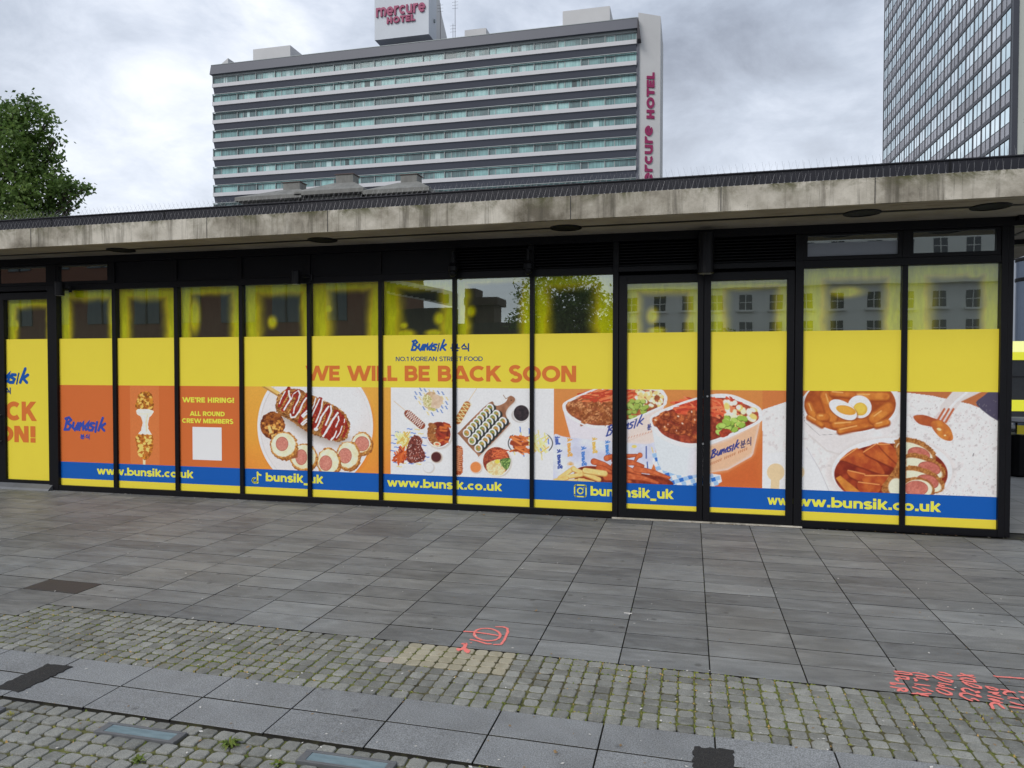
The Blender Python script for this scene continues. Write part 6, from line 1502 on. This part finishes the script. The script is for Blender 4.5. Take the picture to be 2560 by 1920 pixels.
# dry leaves and a feather
M_dry = simple('dry leaf', (.26, .17, .08), .8, 0, .4, 60); M_brn = simple('brown leaf', (.10, .055, .03), .8, 0, .3, 60); M_pale = simple('pale scrap', (.62, .60, .56), .7, 0, .1, 30)
def leaf(px, py, L, m, label, seed, name='dry_leaf', cat='leaf', grp='dry leaves on the paving'):
    rs = np.random.RandomState(seed); p = at_z(px, py); root = MB(); n = 12; v = [(0, 0, .006)]
    for k in range(n):
        g_ = 6.2832*k/n; q = L*(.55+.45*abs(math.cos(g_*1.5)))*rs.uniform(.8, 1.1); v.append((q*math.cos(g_), q*.6*math.sin(g_), rs.uniform(.002, .018)))
    root.add(v, [(0, 1+k, 1+(k+1) % n) for k in range(n)], m); o = root.build(name, None, (p[0], p[1], .002)); o.rotation_euler = (0, 0, rs.uniform(0, 3)); tag(o, label, cat, grp)
leaf(1390, 1886, .018, M_dry, 'curled dry leaf on the pale slabs near the bottom edge', 1); leaf(1678, 1301, .035, M_brn, 'dark brown dead leaf at the foot of the double doors', 2); leaf(1210, 1289, .03, M_dry, 'yellowish torn leaf on the slabs in front of the table picture', 3); leaf(1489, 1302, .03, M_brn, 'brown leaf by the foot of the wide door post', 4); leaf(1340, 1600-70, .014, M_dry, 'small tan leaf lying on the slabs above the red circle', 5)
fp = at_z(1570, 1534); bb = MB(); bb.hexa([(-.03, -.003, 0), (.03, -.006, 0), (.03, .006, 0), (-.03, .003, 0), (-.03, -.002, .004), (.03, -.004, .004), (.03, .004, .004), (-.03, .002, .004)], M_pale); o = bb.build('feather', None, (fp[0], fp[1], .002)); tag(o, 'white feather lying on the slabs right of centre', 'feather')
sp_ = MB(); rs = np.random.RandomState(12)
for k in range(420):
    px, py = rs.uniform(0, 2560), 1290+630*rs.uniform(0, 1)**1.6; p = at_z(px, py)
    if p[1] > -.05 or p[1] < -9: continue
    L_ = rs.uniform(.003, .011)*(1.3 if rs.rand() < .2 else 1); g_ = rs.uniform(0, 3.14); c, s_ = math.cos(g_)*L_, math.sin(g_)*L_
    sp_.add([(p[0]-c, p[1]-s_, .0035), (p[0]+s_*.6, p[1]-c*.6, .0045), (p[0]+c, p[1]+s_, .005), (p[0]-s_*.6, p[1]+c*.6, .004)], [(0, 1, 2, 3)], (M_pale, M_pale, M_dry)[rs.randint(3)])
for k in range(260):
    x = rs.uniform(-9.2, 3.4); y = -.02-abs(rs.normal(0, .035)); L_ = rs.uniform(.004, .016); g_ = rs.uniform(0, 3.14); c, s_ = math.cos(g_)*L_, math.sin(g_)*L_
    sp_.add([(x-c, y-s_*.5, .003), (x+s_*.6, y-c*.3, .005), (x+c, y+s_*.5, .004), (x-s_*.6, y+c*.3, .009)], [(0, 1, 2, 3)], (M_pale, M_brn, M_dry, M_brn)[rs.randint(4)])
tag(sp_.build('litter_specks'), 'scattered pale specks and crumbs on the paving', 'litter', kind='stuff')

# ================================================================== THE SQUARE BEHIND THE CAMERA (seen as reflections in the glass)
M_brick = simple('orange terracotta facade', (.20, .085, .05), .8, 0, .15, .8); M_bw = simple('office window glass', (.05, .07, .075), .15, .1, .3, .5, .6); M_dkb = simple('dark slate facade', (.075, .07, .06), .8, 0, .2, .5)
M_stone = simple('white stone facade', (.74, .73, .68), .8, 0, .08, .4); M_wdk = simple('dark window', (.03, .035, .04), .15, 0, .3, 1, .8)
def vx(px, Y): return at_y(px, 760, Y)[0]
def vz(py, px, Y): return at_y(px, py, Y)[2]
# terracotta office
YB_ = -30
x0, x1 = vx(-700, 30), vx(905, 30); ob = empty('terracotta_office', ((x0+x1)/2, -34, 0)); tag(ob, 'orange terracotta office with large windows reflected in the left panes', 'office building')
bb = MB(); cx = (x0+x1)/2; bb.box(x0-cx, x1-cx, -6, 4, 0, 15, M_brick); bb.build('wall', ob)
nb = 16; pit = (x1-x0)/nb
for i in range(nb):
    for zf in (1.0, 4.6, 8.2, 11.6):
        bb = MB(); hw_ = pit*(.20, .36, .28)[i % 3]; bb.box(x0-cx+pit*(i+.5)-hw_, x0-cx+pit*(i+.5)+hw_, 4.0, 4.06, zf, zf+2.5, M_bw); o = bb.build('window', ob)
        bb = MB(); bb.box(x0-cx+pit*(i+.5)-.05, x0-cx+pit*(i+.5)+.05, 4.06, 4.12, zf, zf+2.5, M_dkb); bb.build('bar', o)
x0, x1 = vx(925, 34), vx(1128, 34); ob = empty('slate_hall', ((x0+x1)/2, -38, 0)); tag(ob, 'dark slate clad hall with a white glazed eave reflected in the middle panes', 'building'); cx = (x0+x1)/2
zt1 = vz(720, 1020, 34)
bb = MB(); bb.box(x0-cx, x1-cx, 2.6, 4, 0, zt1-1.3, M_dkb); bb.build('wall', ob); bb = MB(); bb.hexa([(x0-cx, 2.6, zt1), (x1-cx, 2.6, zt1-1.2), (x1-cx, 4.5, zt1-1.2), (x0-cx, 4.5, zt1), (x0-cx, 2.6, zt1+.9), (x1-cx, 2.6, zt1-.3), (x1-cx, 4.5, zt1-.3), (x0-cx, 4.5, zt1+.9)], M_stone); bb.build('eave', ob)
for k in range(14): bb = MB(); xx = x0-cx+(x1-x0)*(k+.5)/14; zz_ = zt1+.1-1.2*(k+.5)/14; bb.box(xx-.2, xx+.2, 4.5, 4.56, zz_, zz_+.55, M_wdk); bb.build('window', ob)
ob = empty('brick_tower', (vx(1195, 40), -42, 0)); tag(ob, 'brick corner turret and chimney reflected beside the patch of sky', 'tower'); s_ = at_y(1225, 760, 40)[0]-vx(1165, 40)
M_tb = simple('brown brick', (.12, .09, .07), .9, 0, .2, 1)
bb = MB(); bb.box(-s_/2, s_/2, -1, 1, 0, vz(745, 1195, 40), M_tb); bb.build('turret', ob); bb = MB(); bb.box(-s_/2-.4, s_/2+.3, -1.3, 1.3, vz(760, 1195, 40), vz(742, 1195, 40), M_tb); bb.build('parapet', ob)
bb = MB(); bb.box(-s_*.75, -s_*.3, -1, 1, 0, vz(718, 1195, 40), M_tb); bb.build('chimney', ob); bb = MB(); bb.box(-s_, s_*3.2, -2.5, 2.5, 0, vz(808, 1195, 40), M_dkb); bb.build('low_wing', ob)
# stone building
x0, x1 = vx(1545, 80), vx(2560, 80)+30; ob = empty('stone_building', ((x0+x1)/2, -84, 0)); tag(ob, 'white stone building with tall windows reflected in the right panes', 'building'); cx = (x0+x1)/2
bb = MB(); bb.box(x0-cx, x1-cx, -10, 4, 0, 21, M_stone); bb.box(x0-cx-.5, x1-cx, 3.9, 4.7, 11.2, 11.7, M_stone); bb.box(x0-cx-.3, x1-cx, 3.9, 4.3, 13.6, 13.8, M_stone); bb.build('wall', ob)
wm = MB(); wm.box(-.68, .68, 0, .05, 0, 1.75, M_wdk); wme = wm.mesh('window'); fm = MB(); fm.box(-.04, .04, .05, .10, 0, 1.75, M_stone); fm.box(-.64, .64, .05, .10, .85, .92, M_stone); fm.box(-.95, .95, .05, .4, -.22, -.003, M_stone); fme = fm.mesh('frame')
nw = int((x1-x0)/3.3)
for i in range(nw):
    for zf in (2.4, 5.5, 8.6, 14.4, 17.4):
        o = inst('window', wme, ob, (x0-cx+3.3*(i+.5)+(.5 if i > nw*.35 else 0), 4.0, zf)); inst('frame', fme, o, (0, 0, 0))
cl = [(vx(1400, 22), -22, 4.8, 1.9, .4), (vx(1350, 22), -22, 3.8, 1.3, .4), (vx(1470, 22), -22, 3.9, 1.7, .45), (vx(1440, 22), -22, 2.6, 1.5, .35), (vx(1380, 22), -22, 2.6, 1.4, .3), (vx(1500, 22), -22, 2.9, 1.1, .4)]
tree('square_tree', (vx(1420, 22), -22, 0), 'broadleaf tree on the square reflected in the pane left of the doors', cl, 1500, .10, M_leaf, 12, .2, 2.0, 'trees on the square')
cl = [(vx(1830, 20), -20, 2.6, .9, .4), (vx(1900, 20), -20, 2.2, .8, .4), (vx(1780, 20), -20, 2.2, .7, .4)]
tree('square_tree', (vx(1830, 20), -20, 0), 'small bushy tree reflected low in the right hand door pane', cl, 1200, .09, M_leaf, 13, .12, 1.0, 'trees on the square')
for xl in ((-60, 60),):
    pass
